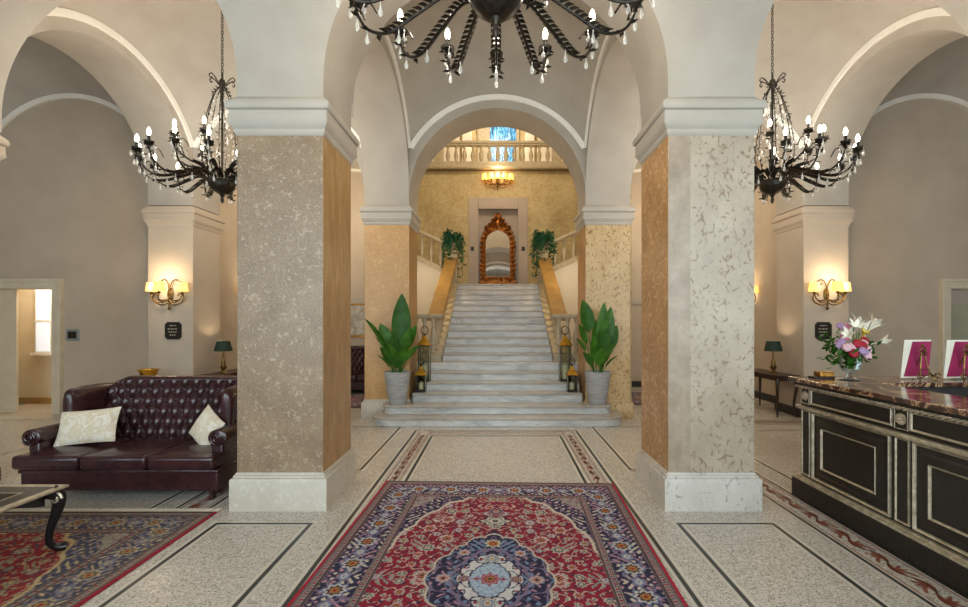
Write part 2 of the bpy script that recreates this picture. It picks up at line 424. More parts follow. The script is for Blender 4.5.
# ---- entrance behind the camera: arched glazed door and two arched windows, plus an added outer pair
we = MB(); YE = -1.4
arch_wall(we, 'x', AX, 1.45, 3.3, 5.9, YE-.25, YE)
we.box(AX-1.45-.75, AX-1.45, YE-.25, YE, 0, 5.9); we.box(AX+1.45, AX+2.2, YE-.25, YE, 0, 5.9)
for sx in (-1, 1):
    arch_wall(we, 'x', sx*SCX, 1.3, 3.3, 5.9, YE-.25, YE)
    we.box(*sorted((sx*(SCX+1.3), sx*6.0)), YE-.25, YE, 0, 5.9); we.box(*sorted((sx*8.4, sx*9.1)), YE-.25, YE, 0, 5.9)
    arch_wall(we, 'x', sx*7.2, 1.2, 3.3, 5.9, YE-.25, YE); we.box(*sorted((sx*6.0, sx*8.4)), YE-.25, YE, 0, .5)
    we.box(*sorted((sx*2.18, sx*(SCX-1.3))), YE-.25, YE, 0, 5.9)
    we.box(*sorted((sx*(SCX-1.3), sx*(SCX+1.3))), YE-.25, YE, 0, .5)
struct('wall_entrance', we, M['plaster'])
def fan(cx, a, z0, name):
    m = MB(); y0, y1 = YE-.16, YE-.09
    for i in range(5):
        x = cx - a + 2*a*i/4; m.box(x-.04, x+.04, y0, y1, z0, 3.3)
    m.box(cx-a, cx+a, y0, y1, 3.24, 3.36); m.box(cx-a, cx+a, y0, y1, z0, z0+.12)
    for i in range(1, 4):
        th = PI*i/4; m.tube([(cx, YE-.125, 3.3), (cx+a*math.cos(th), YE-.125, 3.3+a*math.sin(th))], .03, 6)
    m.tube([(cx+(a-.03)*math.cos(PI*i/24), YE-.125, 3.3+(a-.03)*math.sin(PI*i/24)) for i in range(25)], .05, 6)
    o = struct(name, m, M['black_lacquer'])
    g = MB(); n = 24
    g.face([(cx+a*math.cos(PI*i/n), YE-.12, 3.3+a*math.sin(PI*i/n)) for i in range(n+1)] + [(cx-a, YE-.12, z0), (cx+a, YE-.12, z0)])
    g.build('pane', M['glass'], o)
fan(AX, 1.45, 0, 'door_3'); fan(-SCX, 1.3, .5, 'window_3'); fan(SCX, 1.3, .5, 'window_4'); fan(-7.2, 1.2, .5, 'added_window_5'); fan(7.2, 1.2, .5, 'added_window_6')  # the last two are added behind the camera to brighten the outer walls

# ---- floor with its inlays (one surface)
fl = MB(); fl.box(-9.1, 9.1, YE-.3, 13.6, -.12, 0, 0)
Z1, Z2 = .0012, .0018
def strip(x0, x1, y0, y1, mi, z=Z2): fl.add([(x0,y0,z),(x1,y0,z),(x1,y1,z),(x0,y1,z)], [(0,1,2,3)], mi)
def rect_line(x0, x1, y0, y1, w=.03, pale=.025):
    for o, mi, z, ww in ((pale, 2, Z1, w+2*pale), (0, 1, Z2, w)):
        a0, a1, b0, b1 = x0-o, x1+o, y0-o, y1+o
        strip(a0, a1, b0, b0+ww, mi, z); strip(a0, a1, b1-ww, b1, mi, z)
        strip(a0, a0+ww, b0+ww, b1-ww, mi, z); strip(a1-ww, a1, b0+ww, b1-ww, mi, z)
def vine(x0, x1, y0, y1, along='y'):
    """red scrolling leaf border"""
    c, a = ((x0+x1)/2, (x1-x0)/2) if along == 'y' else ((y0+y1)/2, (y1-y0)/2)
    s0, s1 = (y0, y1) if along == 'y' else (x0, x1)
    P = (lambda s, q: (c+q, s, Z2)) if along == 'y' else (lambda s, q: (s, c+q, Z2))
    per = .17; n = int((s1-s0)/per)
    for q in (-a+.006, a-.006): fl.ribbon([P(s0, q), P(s1, q)], .010, 3)
    for i in range(n):
        b = s0 + per*(i+.5)
        sg = 1 if i % 2 else -1
        fl.ribbon([P(b-per/2+per*t/8, -sg*a*.38*math.sin(PI*t/8)) for t in range(9)], [.010+.008*math.sin(PI*t/8) for t in range(9)], 3)
        for ang, ln in ((.25,.9),(.95,1.0),(1.57,.8),(2.2,1.0),(2.9,.9)):   # fan of pointed leaves
            ux, uy = math.cos(ang), math.sin(ang); q0 = -a*.35
            fl.ribbon([P(b + ux*a*ln*t/4*.95, sg*(q0 + uy*a*1.05*ln*t/4 + .10*a*math.sin(t*.8))) for t in range(5)], [.004,.018,.024,.016,.003], 3)
        fl.ribbon([P(b-per*.30, sg*(a*.25)), P(b-per*.40, sg*a*.45), P(b-per*.5, sg*a*.6)], [.004,.02,.004], 3)
# carpet of stone in the middle
rect_line(-1.215, 1.149, -.6, 6.73)
for o, mi in ((0, 1),):
    rect_line(-.939, .878, -.4, 6.43)
vine(-1.13, -.985, -.5, 6.62); vine(.92, 1.07, -.5, 6.62)
for i in range(34):
    x = -.96 + 1.88*i/33; strip(x-.012, x+.012, 6.56, 6.61, 3)
fl.ribbon([(-1.0, 6.53, Z2), (.95, 6.53, Z2)], .01, 3); fl.ribbon([(-1.0, 6.65, Z2), (.95, 6.65, Z2)], .01, 3)
for sx in (-1, 1):
    x0, x1 = (-2.237, -1.463) if sx < 0 else (1.405, 2.18)
    rect_line(x0, x1, .4, 3.645); rect_line(x0, x1, 4.93, 6.97)
    for xa, xb in (((-2.76, -2.45) if sx < 0 else (2.43, 2.72)),):
        rect_line(xa, xb, -.8, 6.97, .026); vine(xa+.04, xb-.04, -.7, 6.9)
        xo = 4.75*sx
        rect_line(*sorted((sx*2.95, xo)), -.8, 6.75, .026)
        rect_line(*sorted((sx*2.45, sx*5.2)), 7.15, 7.42, .02); vine(*sorted((sx*2.5, sx*5.15)), 7.19, 7.38, 'x')
        rect_line(*sorted((sx*2.6, sx*5.1)), 8.6, 10.9, .026)
        rect_line(*sorted((sx*5.95, sx*8.7)), 4.9, 7.5, .026)
struct('floor', fl, [M['terrazzo'], M['inlay_black'], M['inlay_pale'], M['inlay_red']], smooth=False)

# ---- pillars
CAP = [(-.005,3.17),(.012,3.185),(.018,3.21),(.018,3.225),(.03,3.24),(.05,3.27),(.05,3.285),(.045,3.29),(.045,3.375),(.058,3.38),(.066,3.39),(.068,3.42),(.06,3.445),(.02,3.48),(0,3.505),(-.01,3.51)]
BASE = [(.042,0),(.042,.255),(.036,.268),(.022,.275),(.02,.292),(.010,.297),(.008,.308),(0,.315),(-.01,.316)]
def pillar(x, y, label, shaft, base, inner):
    t = thing('pillar', label, 'pillar', (x, y, 0))
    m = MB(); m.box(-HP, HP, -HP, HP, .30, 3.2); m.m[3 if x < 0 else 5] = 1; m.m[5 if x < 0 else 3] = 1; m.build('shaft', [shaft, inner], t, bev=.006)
    m = MB(); m.frame_mold(-HP, HP, -HP, HP, BASE); m.build('plinth', base, t)
    m = MB(); m.frame_mold(-HP, HP, -HP, HP, CAP); m.build('capital', M['capital'], t)
    return t
pillar(NPX[-1], Y1+HP, 'large square near pillar of brown flecked stone, right beside the leather sofa', M['stone_l'], M['base_l'], M['stone_in_l'])
pillar(NPX[1], Y1+HP, 'large square near pillar of pale mottled stone, left of the reception desk', M['stone_r'], M['base_r'], M['stone_in_r'])
pillar(-PX+AX, Y2+HP, 'far stone pillar behind the left potted plant at the stair foot', M['stone_fl'], M['base_l'], M['stone_in_l'])
pillar(PX+AX, Y2+HP, 'far stone pillar behind the right potted plant at the stair foot', M['stone_fr'], M['stone_fr'], M['stone_in_r'])
PCAP = [(p*.95, z - .02) for p, z in CAP]
for sx in (-1, 1):
    for y, where in ((Y2, 'far'), (Y1, 'near')):
        side = 'left' if sx < 0 else 'right'
        lab = {('far',-1): 'taupe painted wall pilaster behind the leather sofa', ('far',1): 'taupe painted wall pilaster behind the flower bouquet',
               ('near',-1): 'painted wall pilaster, only its capital showing at the left edge', ('near',1): 'painted wall pilaster at the right of the reception desk'}[(where, sx)]
        xc = sx*(WI+WO)/2; t = thing('pilaster', lab, 'pilaster', (xc, y+HP-(.045 if where == 'near' else 0), 0))
        m = MB(); h = (WO-WI)/2; m.box(-h, h, -HP, HP, 0, 3.2); m.build('shaft', M['wallpaint'], t, bev=.005)
        m = MB(); m.frame_mold(-h, h, -HP, HP, PCAP); m.build('capital', M['wallpaint'], t)
        m = MB(); m.frame_mold(-h, h, -HP, HP, [(.02,0),(.02,.13),(0,.15),(-.01,.15)]); m.build('skirting', M['black_base'], t)

# ---- left corridor behind the doorway, door frames
cw = MB(); cw.box(-9.6, -7.3, 8.9, 9.05, 0, 2.7); cw.box(-9.75, -9.6, 8.1, 9.05, 0, 2.7); cw.box(-9.6, -8.95, 8.0, 8.1, 0, 2.7); cw.box(-7.3, -7.15, 8.1, 9.05, 0, 2.7); cw.box(-9.75, -7.15, 8.1, 9.05, 2.6, 2.7)
struct('wall_corridor', cw, M['door_cream'])
cb = MB(); cb.box(-9.6, -7.3, 8.87, 8.9, 0, .12); struct('baseboard_corridor', cb, M['rail_stone'])
def door_frame(x0, x1, z, name, sidemat):
    m = MB()
    prof = [(.0, .03), (.03, .05), (.09, .05), (.11, .03), (.13, .03), (.13, 0)]
    m.box(x0-.13, x0, 7.84, 7.92, 0, z+.13); m.box(x1, x1+.13, 7.84, 7.92, 0, z+.13); m.box(x0, x1, 7.84, 7.92, z, z+.13)
    m.box(x0-.16, x0-.11, 7.82, 7.92, 0, z+.16); m.box(x1+.11, x1+.16, 7.82, 7.92, 0, z+.16); m.box(x0-.11, x1+.11, 7.82, 7.92, z+.11, z+.16)
    m.box(x0-.02, x0+.01, 7.86, 8.1, 0, z); m.box(x1-.01, x1+.02, 7.86, 8.1, 0, z); m.box(x0, x1, 7.86, 8.1, z-.01, z+.02)
    return struct(name, m, sidemat, bev=.006)
d1 = door_frame(-8.75, -7.62, 2.16, 'door_1', M['door_frame'])
m = MB(); m.box(-8.75, -8.36, 7.98, 8.02, .02, 2.15); m.build('leaf', M['door_cream'], d1, bev=.004)
d2 = door_frame(7.72, 8.7, 2.16, 'door_2', M['door_frame'])
m = MB(); m.box(7.72, 8.7, 7.97, 8.0, .02, 2.15); m.build('leaf', M['lilac_paint'], d2)
m = MB(); m.box(7.80, 8.6, 7.955, 7.97, 1.0, 1.9); m.build('panel', M['table_glass2'], d2, bev=.01)
wd = MB(); wd.box(-8.93, -8.60, 8.86, 8.9, .98, 2.24); wd.box(-8.98, -8.55, 8.82, 8.9, .94, .99); wd.box(-8.93, -8.60, 8.84, 8.9, 1.58, 1.61)
w1 = struct('window_1', wd, M['trimwhite'])
m = MB(); m.box(-8.89, -8.64, 8.845, 8.86, 1.02, 1.57); m.box(-8.89, -8.64, 8.845, 8.86, 1.62, 2.2); m.build('pane', M['frost'], w1)

# ================================================================== STAIR HALL
ZL, RIS = 2.549, .1416
SY = [6.95, 7.17, 7.50] + [7.785 + .285*i for i in range(15)]
YT = SY[-1]; YW = 13.4
sh = MB()
for sx in (-1, 1):
    sh.box(*sorted((sx*2.25, sx*2.4)), yb0, YB+.15, 0, 9.2); sh.box(*sorted((sx*2.25, sx*3.7)), YB+.05, YB+.15, CEIL, 9.2)
    sh.box(*sorted((sx*3.6, sx*3.75)), YB+.1, 17, 0, 9.2)
    sh.box(*sorted((sx*.86, sx*3.75)), YW, YW+.35, 0, 6.0)
sh.box(-.86, .86, YW, YW+.35, 5.2, 6.0); sh.box(-3.7, 3.7, 16.6, 16.8, 6, 9.2); sh.box(-3.75, 3.75, yb0-.02, YB+.1, CEIL, 6.3) if False else None
sh.box(-3.75, 3.75, yb0, 17, 9.2, 9.35); sh.box(-2.4, 2.4, yb0-.15, yb0-.01, CEIL, 9.2)
struct('wall_stair_hall', sh, M['gold_wall'])
fr = MB()
fr.box(-.86, -.58, YW-.02, YW+.10, ZL, 5.2); fr.box(.58, .86, YW-.02, YW+.10, ZL, 5.2); fr.box(-.58, .58, YW-.02, YW+.10, 4.86, 5.2)
fr.box(-.86, .86, YW+.17, YW+.3, ZL, 5.2)
struct('wall_niche', fr, M['lilac_paint'], bev=.01)
uw = MB(); uw.box(-3.7, 3.7, 13.32, 17, 5.98, 6.08); struct('floor_gallery', uw, M['white_plaster'])
sw = MB()
for sx in (-1, 1):      # white spandrel walls under the side flights
    P = [(1.32, 0), (3.6, 0), (3.6, 2.84+.45*2.25), (1.32, 2.826)]
    sw.loops([[(sx*x, y, z) for x, z in P] for y in (11.86, 11.98)])
struct('wall_spandrel', sw, M['white_plaster'])

st = thing('marble_staircase', 'broad grey marble staircase rising between the far pillars to a mirror', 'staircase', (AX, SY[0], 0))
def rounded(x, y0, y1, r):
    pts = []
    for i in range(9): q = PI + PI/2*i/8; pts.append((-x+r+r*math.cos(q), y0+r+r*math.sin(q)))
    for i in range(9): q = 1.5*PI + PI/2*i/8; pts.append((x-r+r*math.cos(q), y0+r+r*math.sin(q)))
    return pts + [(x, y1), (-x, y1)]
for i, y in enumerate(SY):
    n = i + 1; z1 = n*RIS; yl = y - SY[0]
    m = MB(); nxt = (SY[i+1] if n < 18 else YW + .2) - SY[0] + .04
    if n <= 2:
        x, r = ((1.94, .30), (1.80, .18))[i]
        m.prism(rounded(x, yl, 7.505-SY[0], r), z1-RIS, z1-.04); m.prism(rounded(x+.02, yl-.022, 7.505-SY[0], r+.015), z1-.04, z1, 1)
    else:
        x = 1.385 if n <= 6 else 1.03
        zb = 0 if n <= 6 else max(0, z1-.5)
        m.box(-x, x, yl, nxt, zb, z1-.035); m.box(-x-.0, x+.0, yl-.022, nxt, z1-.035, z1, 1)
        if n == 6: m.box(-2.24, 2.24, yb0+.03-SY[0], 9.0-SY[0], 0, z1-.004)
        if n == 18:
            m.box(-1.5, 1.5, yl+.05, nxt, z1-.5, z1-.004)
            for s in (-1, 1):
                for j in range(7):
                    xa = 1.45+.3*j; m.box(*sorted((s*xa, s*(xa+.32))), 12.0-SY[0], YW-SY[0], z1+j*RIS-.2, z1+(j+1)*RIS*.95)
    m.build('step', [M['stair'], M['tread']], st, bev=.008)
for s in (-1, 1):       # closed strings beside the upper flight
    P = [(8.70, 0), (YT+.3, 0), (YT+.3, ZL), (YT, ZL+.02), (8.70, .87)]
    m = MB(); m.loops([[(x, y-SY[0], z) for y, z in P] for x in sorted((s*1.03, s*1.36))]); m.build('string_wall', M['bal_stone'], st)
BAL = [(.050,0),(.050,.05),(.032,.06),(.030,.09),(.048,.20),(.056,.28),(.046,.38),(.026,.50),(.022,.55),(.032,.58),(.032,.60),(.046,.62),(.046,.66)]
def baluster(h, r=1.0, n=10):
    m = MB(); m.lathe([(a*r, z*h/.66) for a, z in BAL], n); return m
SL = RIS/.285
def place_bal(src, first, parent, loc):
    if first: src.location = loc; return src
    c = src.copy(); COL.objects.link(c); c.location = loc; c.parent = parent; return c
for sx, sd in ((-1, 'left'), (1, 'right')):
    b = thing('sloping_balustrade', 'stone balustrade with yellow marble rail climbing the %s side of the main flight' % sd, 'balustrade', (AX+sx*1.19, 8.8, .85))
    ya, yb, za = 0, 3.0, .80
    m = MB(); m.loops([[(x, y, za+SL*y+z) for x, z in ((-.14,0),(.14,0),(.16,.03),(.14,.085),(-.14,.085),(-.16,.03))] for y in (ya-.1, yb)]); m.build('rail', M['rail_stone'], b)
    m = MB(); m.loops([[(x, y, .04+SL*y+z) for x, z in ((-.13,0),(.13,0),(.13,.10),(-.13,.10))] for y in (ya, yb)]); m.build('curb', M['bal_stone'], b)
    src = baluster(.67, 1.1).build('baluster', M['bal_stone'], b)
    for i in range(13):
        y = .12 + i*.228; place_bal(src, i == 0, b, (0, y, .12+SL*y))
    # landing at the foot, square to the flight
    f = thing('landing_balustrade', 'short level stone balustrade at the foot of the upper flight, %s side' % sd, 'balustrade', (AX+sx*1.60, 8.70, 6*RIS))
    m = MB(); m.frame_mold(-.55, .55, -.09, .09, [(0,.80),(.02,.82),(.03,.86),(.01,.88),(-.01,.88)]); m.build('rail', M['bal_stone'], f)
    m = MB(); m.box(-.55, .55, -.08, .08, 0, .12); m.build('curb', M['bal_stone'], f)
    src = baluster(.68, 1.15).build('baluster', M['bal_stone'], f)
    for i in range(6): place_bal(src, i == 0, f, (-.44+.165*i, 0, .12))
    # pedestal carrying the trailing plant
    p = thing('newel_pedestal', 'stone newel post at the head of the main flight, %s side' % sd, 'pedestal', (AX+sx*1.17, YT+.13, ZL))
    m = MB(); m.box(-.13, .13, -.12, .12, 0, .80); m.build('post', M['bal_stone'], p, bev=.01)
    m = MB(); m.frame_mold(-.13, .13, -.12, .12, [(0,.80),(.03,.82),(.03,.86),(0,.88),(-.01,.88)]); m.build('cap', M['bal_stone'], p)
    # side flight balustrade
    g = thing('side_flight_balustrade', 'stone balustrade of the side flight rising to the %s from the landing' % sd, 'balustrade', (AX+sx*1.35, 11.9, 2.84))
    m = MB(); m.loops([[(sx*x, y, .72+.45*x+z) for y, z in ((-.1,0),(.1,0),(.12,.04),(.1,.09),(-.1,.09),(-.12,.04))] for x in (-.05, 2.2)]); m.build('rail', M['bal_stone'], g)
    m = MB(); m.loops([[(sx*x, y, .45*x+z) for y, z in ((-.09,-.01),(.07,-.01),(.07,.13),(-.09,.13))] for x in (-.05, 2.2)]); m.build('curb', M['bal_stone'], g)
    src = baluster(.60, 1.1).build('baluster', M['bal_stone'], g)
    for i in range(9):
        x = .13 + .24*i; place_bal(src, i == 0, g, (sx*x, 0, .115+.45*x))
# gallery balustrade
g = thing('gallery_balustrade', 'stone balustrade of the upper gallery above the golden wall', 'balustrade', (AX, 13.3, 6.08))
m = MB(); m.box(-3.55, 3.55, -.11, .11, .62, .70); m.box(-3.55, 3.55, -.08, .08, .575, .62); m.build('rail', M['bal_stone'], g, bev=.012)
m = MB(); m.box(-3.55, 3.55, -.11, .11, 0, .10); m.frame_mold(-3.55, 3.55, -.10, .10, [(0,-.10),(.015,-.09),(.03,-.05),(.03,-.02),(.02,0),(0,0)]); m.build('cornice', M['bal_stone'], g)
m0 = None
src = baluster(.475, 1.2).build('baluster', M['bal_stone'], g); n = 0
for x in [-1.44 + 2.88*i/12 for i in range(13)] + [s*(1.98+.24*i) for s in (-1,1) for i in range(6)]:
    place_bal(src, n == 0, g, (x, 0, .10)); n += 1
for s in (-1, 1):
    m = MB(); m.box(s*1.7-.13, s*1.7+.13, -.10, .10, .10, .58); m.build('pedestal_block', M['bal_stone'], g)
# upper hall: blue window and pale panels
w = MB(); w.box(-.75, .75, 16.5, 16.6, 6.3, 9.0); w2 = struct('window_2', w, M['bal_stone'])
m = MB(); m.box(-.30, .63, 16.47, 16.5, 7.2, 8.95); m.build('pane', M['blue_glass'], w2)
for i in range(3):
    m = MB(); x = -.05+.25*i; m.box(x-.075, x+.075, 16.46, 16.5, 6.35, 7.1); m.build('pane', M['sky_blue'], w2)
for s in (-1, 1):
    t = MB(); t.box(*sorted((s*.95, s*1.3)), 16.45, 16.6, 6.1, 9.1); t.box(*sorted((s*1.4, s*2.9)), 16.52, 16.6, 6.4, 8.9); trim(t, M['white_plaster'], bev=.02)
# ================================================================== CHANDELIERS
def bez(P, n):
    """smooth Catmull-Rom through P"""
    P = [Vector(p) for p in P]; P = [2*P[0]-P[1]] + P + [2*P[-1]-P[-2]]; out = []
    for i in range(1, len(P)-2):
        for k in range(n):
            t = k/n; a, b, c, d = P[i-1:i+3]
            out.append(.5*((2*b) + (c-a)*t + (2*a-5*b+4*c-d)*t*t + (3*b-a-3*c+d)*t**3))
    out.append(P[-2]); return out
def leaflet(mb, c, d, L, W, mi=0):
    """small pointed iron leaf with a fold: from c along d"""
    c = Vector(c); d = Vector(d).normalized(); s = d.cross(Vector((.2,.1,1)))
    if s.length < .1: s = d.cross(Vector((1,0,0)))
    s.normalize(); u = s.cross(d)
    a = c + d*L*.45
    mb.add([c, a + s*W + u*W*.5, c + d*L + u*L*.15, a - s*W + u*W*.5, a - u*W*.25],
           [(0,1,4),(1,2,4),(2,3,4),(3,0,4)], mi)
def drop(mb, c, L, r, mi=0):
    x, y, z = c
    mb.lathe([(.001,0),(r*.25,-.10*L),(r*.4,-.2*L),(r*.18,-.26*L),(r*.3,-.34*L),(r*.8,-.62*L),(r,-.76*L),(r*.7,-.92*L),(.001,-L)], 6, c, mi)

def chandelier(label, loc, R=1.0):
    """hung so that the bulbs of the outer ring sit at local z = 0"""
    t = thing('crystal_chandelier', label, 'chandelier', loc, 0, 'wrought iron chandeliers of the lobby')
    # canopy and chain
    top = 5.83 - loc[2]
    m = MB(); m.lathe([(.001,top),(.075,top),(.07,top-.03),(.03,top-.06),(.012,top-.09),(.001,top-.09)], 14); m.build('canopy', M['iron'], t)
    m = MB(); z = top - .08; k = 0
    while z > 1.06:
        pts = [(.014*math.cos(q)*(k%2), .014*math.cos(q)*((k+1)%2), z-.026+.026*math.sin(q)) for q in [2*PI*i/8 for i in range(9)]]
        m.tube(pts, .0045, 5); z -= .042; k += 1
    m.build('chain', M['iron'], t)
    # stem with crown scrolls, bowl
    m = MB(); m.tube([(0,0,1.08),(0,0,-.4)], .014, 8); m.lathe([(.001,1.0),(.03,.99),(.045,.94),(.02,.90),(.015,.82)], 10)
    for i in range(6):
        a = 2*PI*i/6; c, s = math.cos(a), math.sin(a)
        m.tube([(r*c, r*s, z) for r, z in ((.015,.90),(.05,.94),(.10,1.0),(.14,1.02),(.165,.99),(.15,.96),(.125,.975))], .008, 5)
    m.build('stem', M['iron'], t)
    m = MB(); nb = 28
    prof = [(.03,-.50),(.06,-.49),(.10,-.46),(.140,-.41),(.155,-.36),(.145,-.32),(.12,-.31),(.05,-.30)]
    L = [[(r*(1+.07*(k%2)*(1 if 0<i<6 else 0))*math.cos(2*PI*k/nb), r*(1+.07*(k%2)*(1 if 0<i<6 else 0))*math.sin(2*PI*k/nb), z) for k in range(nb)] for i, (r, z) in enumerate(prof)]
    m.loops(L)
    m.lathe([(.001,-.62),(.015,-.60),(.024,-.57),(.014,-.54),(.035,-.50),(.001,-.48)], 10)
    for i in range(12):
        a = 2*PI*i/12; leaflet(m, (.14*math.cos(a), .14*math.sin(a), -.33), (math.cos(a), math.sin(a), .5), .10, .022)
    m.build('bowl', M['iron'], t)
    # cage of bead strands from the crown to the bowl
    m = MB(); random.seed(3)
    for i in range(8):
        a = 2*PI*(i+.5)/8; c, s = math.cos(a), math.sin(a)
        pts = bez([(.03*c,.03*s,.90),(.12*c,.12*s,.72),(.21*c,.21*s,.36),(.24*c,.24*s,.0),(.15*c,.15*s,-.31)], 9)
        m.tube(pts, .006, 5, 0)
        for q, p in enumerate(pts):
            if q % 2 == 0: leaflet(m, p, (c*random.uniform(-.6,1), s*random.uniform(-.6,1), random.uniform(-.3,.9)), .06, .013, 0)
    m.build('cage', M['iron'], t)
    m = MB()
    for i in range(16):
        a = 2*PI*i/16; c, s = math.cos(a), math.sin(a)
        for z, r in ((.75,.10),(.58,.15),(.38,.20),(.18,.23),(-.0,.24),(-.18,.21)):
            if (i + int(z*50)) % 2: drop(m, (c*r, s*r, z), .085, .016)
        pts = bez([(.08*c,.08*s,.80),(.15*c,.15*s,.4),(.13*c,.13*s,0),(.09*c,.09*s,-.30)], 6)
        if i % 2 == 0:
            for p in pts[::1]: m.ball(p, .009, 5, 4)
    b = m.build('bead_strands', M['crystal'], t); b['kind'] = 'stuff'
    # prototype arms
    def arm(path, cupz, name, n_drop, lf):
        pts = bez([(x*(R if x > .3 else 1), y, z) for x, y, z in path], 6); e = pts[-1]
        m = MB(); m.tube(pts, .0105, 6)
        for i in range(2, len(pts)-2):
            d = pts[i+1]-pts[i-1]
            if i < len(pts)*lf:
                for s in (-1, 1): leaflet(m, pts[i], d.normalized()*.95 + Vector((0, s*.50, .20)), .078, .020)
            elif i % 3 == 0: leaflet(m, pts[i], d.normalized()*.4 + Vector((0, (-1)**i*.7, -.4)), .07, .018)
        # foot leaves, cup, sleeve
        m.tube(bez([e + Vector((-.16,0,-.10)), e + Vector((-.10,0,-.02)), e + Vector((-.045,0,-.06)), e + Vector((-.06,0,-.12))], 4), .007, 5)
        m.lathe([(.001,-.06),(.02,-.05),(.012,-.02),(.02,0),(.048,.012),(.055,.03),(.02,.03)], 10, e)
        for k in range(5):
            a = 2*PI*k/5; leaflet(m, e + Vector((0,0,.005)), (math.cos(a), math.sin(a), -.35), .075, .018); leaflet(m, e + Vector((0,0,-.03)), (math.cos(a+.6), math.sin(a+.6), .5), .06, .015)
        m.lathe([(.016,.02),(.016,.085),(.02,.09),(.001,.092)], 8, e)
        o = m.build(name, M['iron'], t)
        b = MB(); b.lathe([(.010,.085),(.014,.095),(.020,.115),(.0225,.135),(.019,.155),(.010,.178),(.001,.188)], 8, e); b.build('bulb', M['bulb'], o)
        for k in range(n_drop - 3 if name == 'arm' else 0):
            q = pts[int(len(pts)*(.45, .68, .85)[k])]; d = MB(); drop(d, (q.x, q.y, q.z-.01), .095, .0155); d.build('crystal_drop', M['crystal'], o)
        for k in range(3 if name == 'arm' else n_drop):
            d = MB(); a = PI*k
            pos = (e.x + .055*math.cos(a), e.y + .055*math.sin(a), e.z + .015) if k else (e.x, e.y, e.z - .06)
            drop(d, pos, (.10 if k else .125), .016); d.build('crystal_drop', M['crystal'], o)
        return o
    def ring(o, n, a0):
        ch = [c for c in bpy.data.objects if c.parent == o]
        for i in range(n):
            a = a0 + 2*PI*i/n
            if i == 0: q = o
            else:
                q = o.copy(); COL.objects.link(q); q.parent = t
                for c in ch: cc = c.copy(); COL.objects.link(cc); cc.parent = q
            q.rotation_euler = (0, 0, a)
    o1 = arm([(.12,0,-.34),(.30,0,-.27),(.52,0,-.33),(.74,0,-.40),(.90,0,-.35),(.985,0,-.24),(1.0,0,-.15)], 0, 'arm', 5, .5)
    ring(o1, 16, PI/2)
    o2 = arm([(.12,0,-.30),(.24,0,-.20),(.42,0,-.16),(.55,0,-.10),(.61,0,0),(.62,0,.10)], 0, 'upper_arm', 2, .3)
    ring(o2, 8, PI/2 + .2)
    return t
ch0 = chandelier('large crystal chandelier at the top centre over the red rug', (AX, 2.68, 3.86), 1.0)
chandelier('crystal chandelier hanging over the leather sofa, left of the near brown pillar', (-3.585, BY-.12, 3.74), .88)
chandelier('crystal chandelier hanging over the reception desk, right of the pale pillar', (3.56, BY-.12, 3.74), .88)

# ================================================================== WALL SCONCES
def sconce(label, loc, rz, angs, sw=1, group='wall sconces with parchment shades'):
    t = thing('wall_sconce', label, 'sconce', loc, rz, group)       # wall lies at local y = 0, room towards -y
    m = MB(); m.ball((0,-.012,-.02), (.05,.016,.11), 10, 8)
    m.tube(bez([(0,-.03,-.05),(0,-.05,-.15),(0,-.04,-.22)], 4), [.014]*8 + [.01], 6); m.ball((0,-.04,-.25), (.022,.022,.032), 8, 6)
    for s in (-1, 1):
        m.tube(bez([(0,-.03,.02),(s*.03,-.03,.16),(s*.09,-.03,.22),(s*.14,-.03,.18),(s*.12,-.03,.13),(s*.085,-.03,.15)], 5), .009, 6)
        m.tube(bez([(0,-.04,-.16),(s*.10*sw,-.05,-.20),(s*.22*sw,-.06,-.15),(s*.25*sw,-.06,-.06),(s*.19*sw,-.06,-.01),(s*.15*sw,-.05,-.05)], 5), .011, 6)
    m.build('bracket', M['iron_gold'], t)
    for q, (ax, ay) in enumerate(angs):
        m = MB(); m.tube(bez([(0,-.04,-.10),(ax*.45,-.04+ay*.5,-.16),(ax*.9,-.02+ay*.95,-.10),(ax,ay,-.02)], 5), .010, 6)
        for k in range(4): leaflet(m, (ax*.5, ay*.5-.03, -.14), (math.cos(k*1.6), math.sin(k*1.6), .4), .06, .016)
        m.lathe([(.008,-.03),(.03,-.01),(.035,.0),(.012,.005),(.012,.07),(.001,.07)], 8, (ax,ay,0))
        a = m.build('arm', M['iron_gold'], t)
        s = MB(); s.lathe([(.086,.02),(.068,.165),(.066,.165),(.083,.02)], 16, (ax,ay,0)); s.build('lamp_shade', M['shade_yellow'], a)
    return t
A3 = [(-.25,-.09),(0,-.27),(.25,-.09)]
sc0 = sconce('bronze wall sconce with three parchment shades on the pilaster above the leather sofa', (-5.375, Y2, 2.06), 0, A3)
dup(sc0, (5.375, Y2, 2.06), label='bronze wall sconce with three parchment shades on the pilaster above the bouquet')
dup(sc0, (-5.4, 9.8, 2.16), PI/2, label='bronze wall sconce half hidden beyond the brown pillar, over the left green lamp')
dup(sc0, (5.4, 9.8, 2.16), -PI/2, label='bronze wall sconce half hidden beyond the pale pillar, over the right green lamp')
dup(sc0, (-2.25, 10.1, 2.7), -PI/2, label='added unseen bronze wall sconce on the left wall of the stair hall')  # this and its twin are added out of view to light the spandrels
dup(sc0, (2.25, 10.1, 2.7), PI/2, label='added unseen bronze wall sconce on the right wall of the stair hall')
sconce('wide bronze wall sconce with five parchment shades above the gilt mirror', (AX, YW, 5.68), 0, [(-.38,-.12),(-.19,-.17),(0,-.20),(.19,-.17),(.38,-.12)], 1.45)

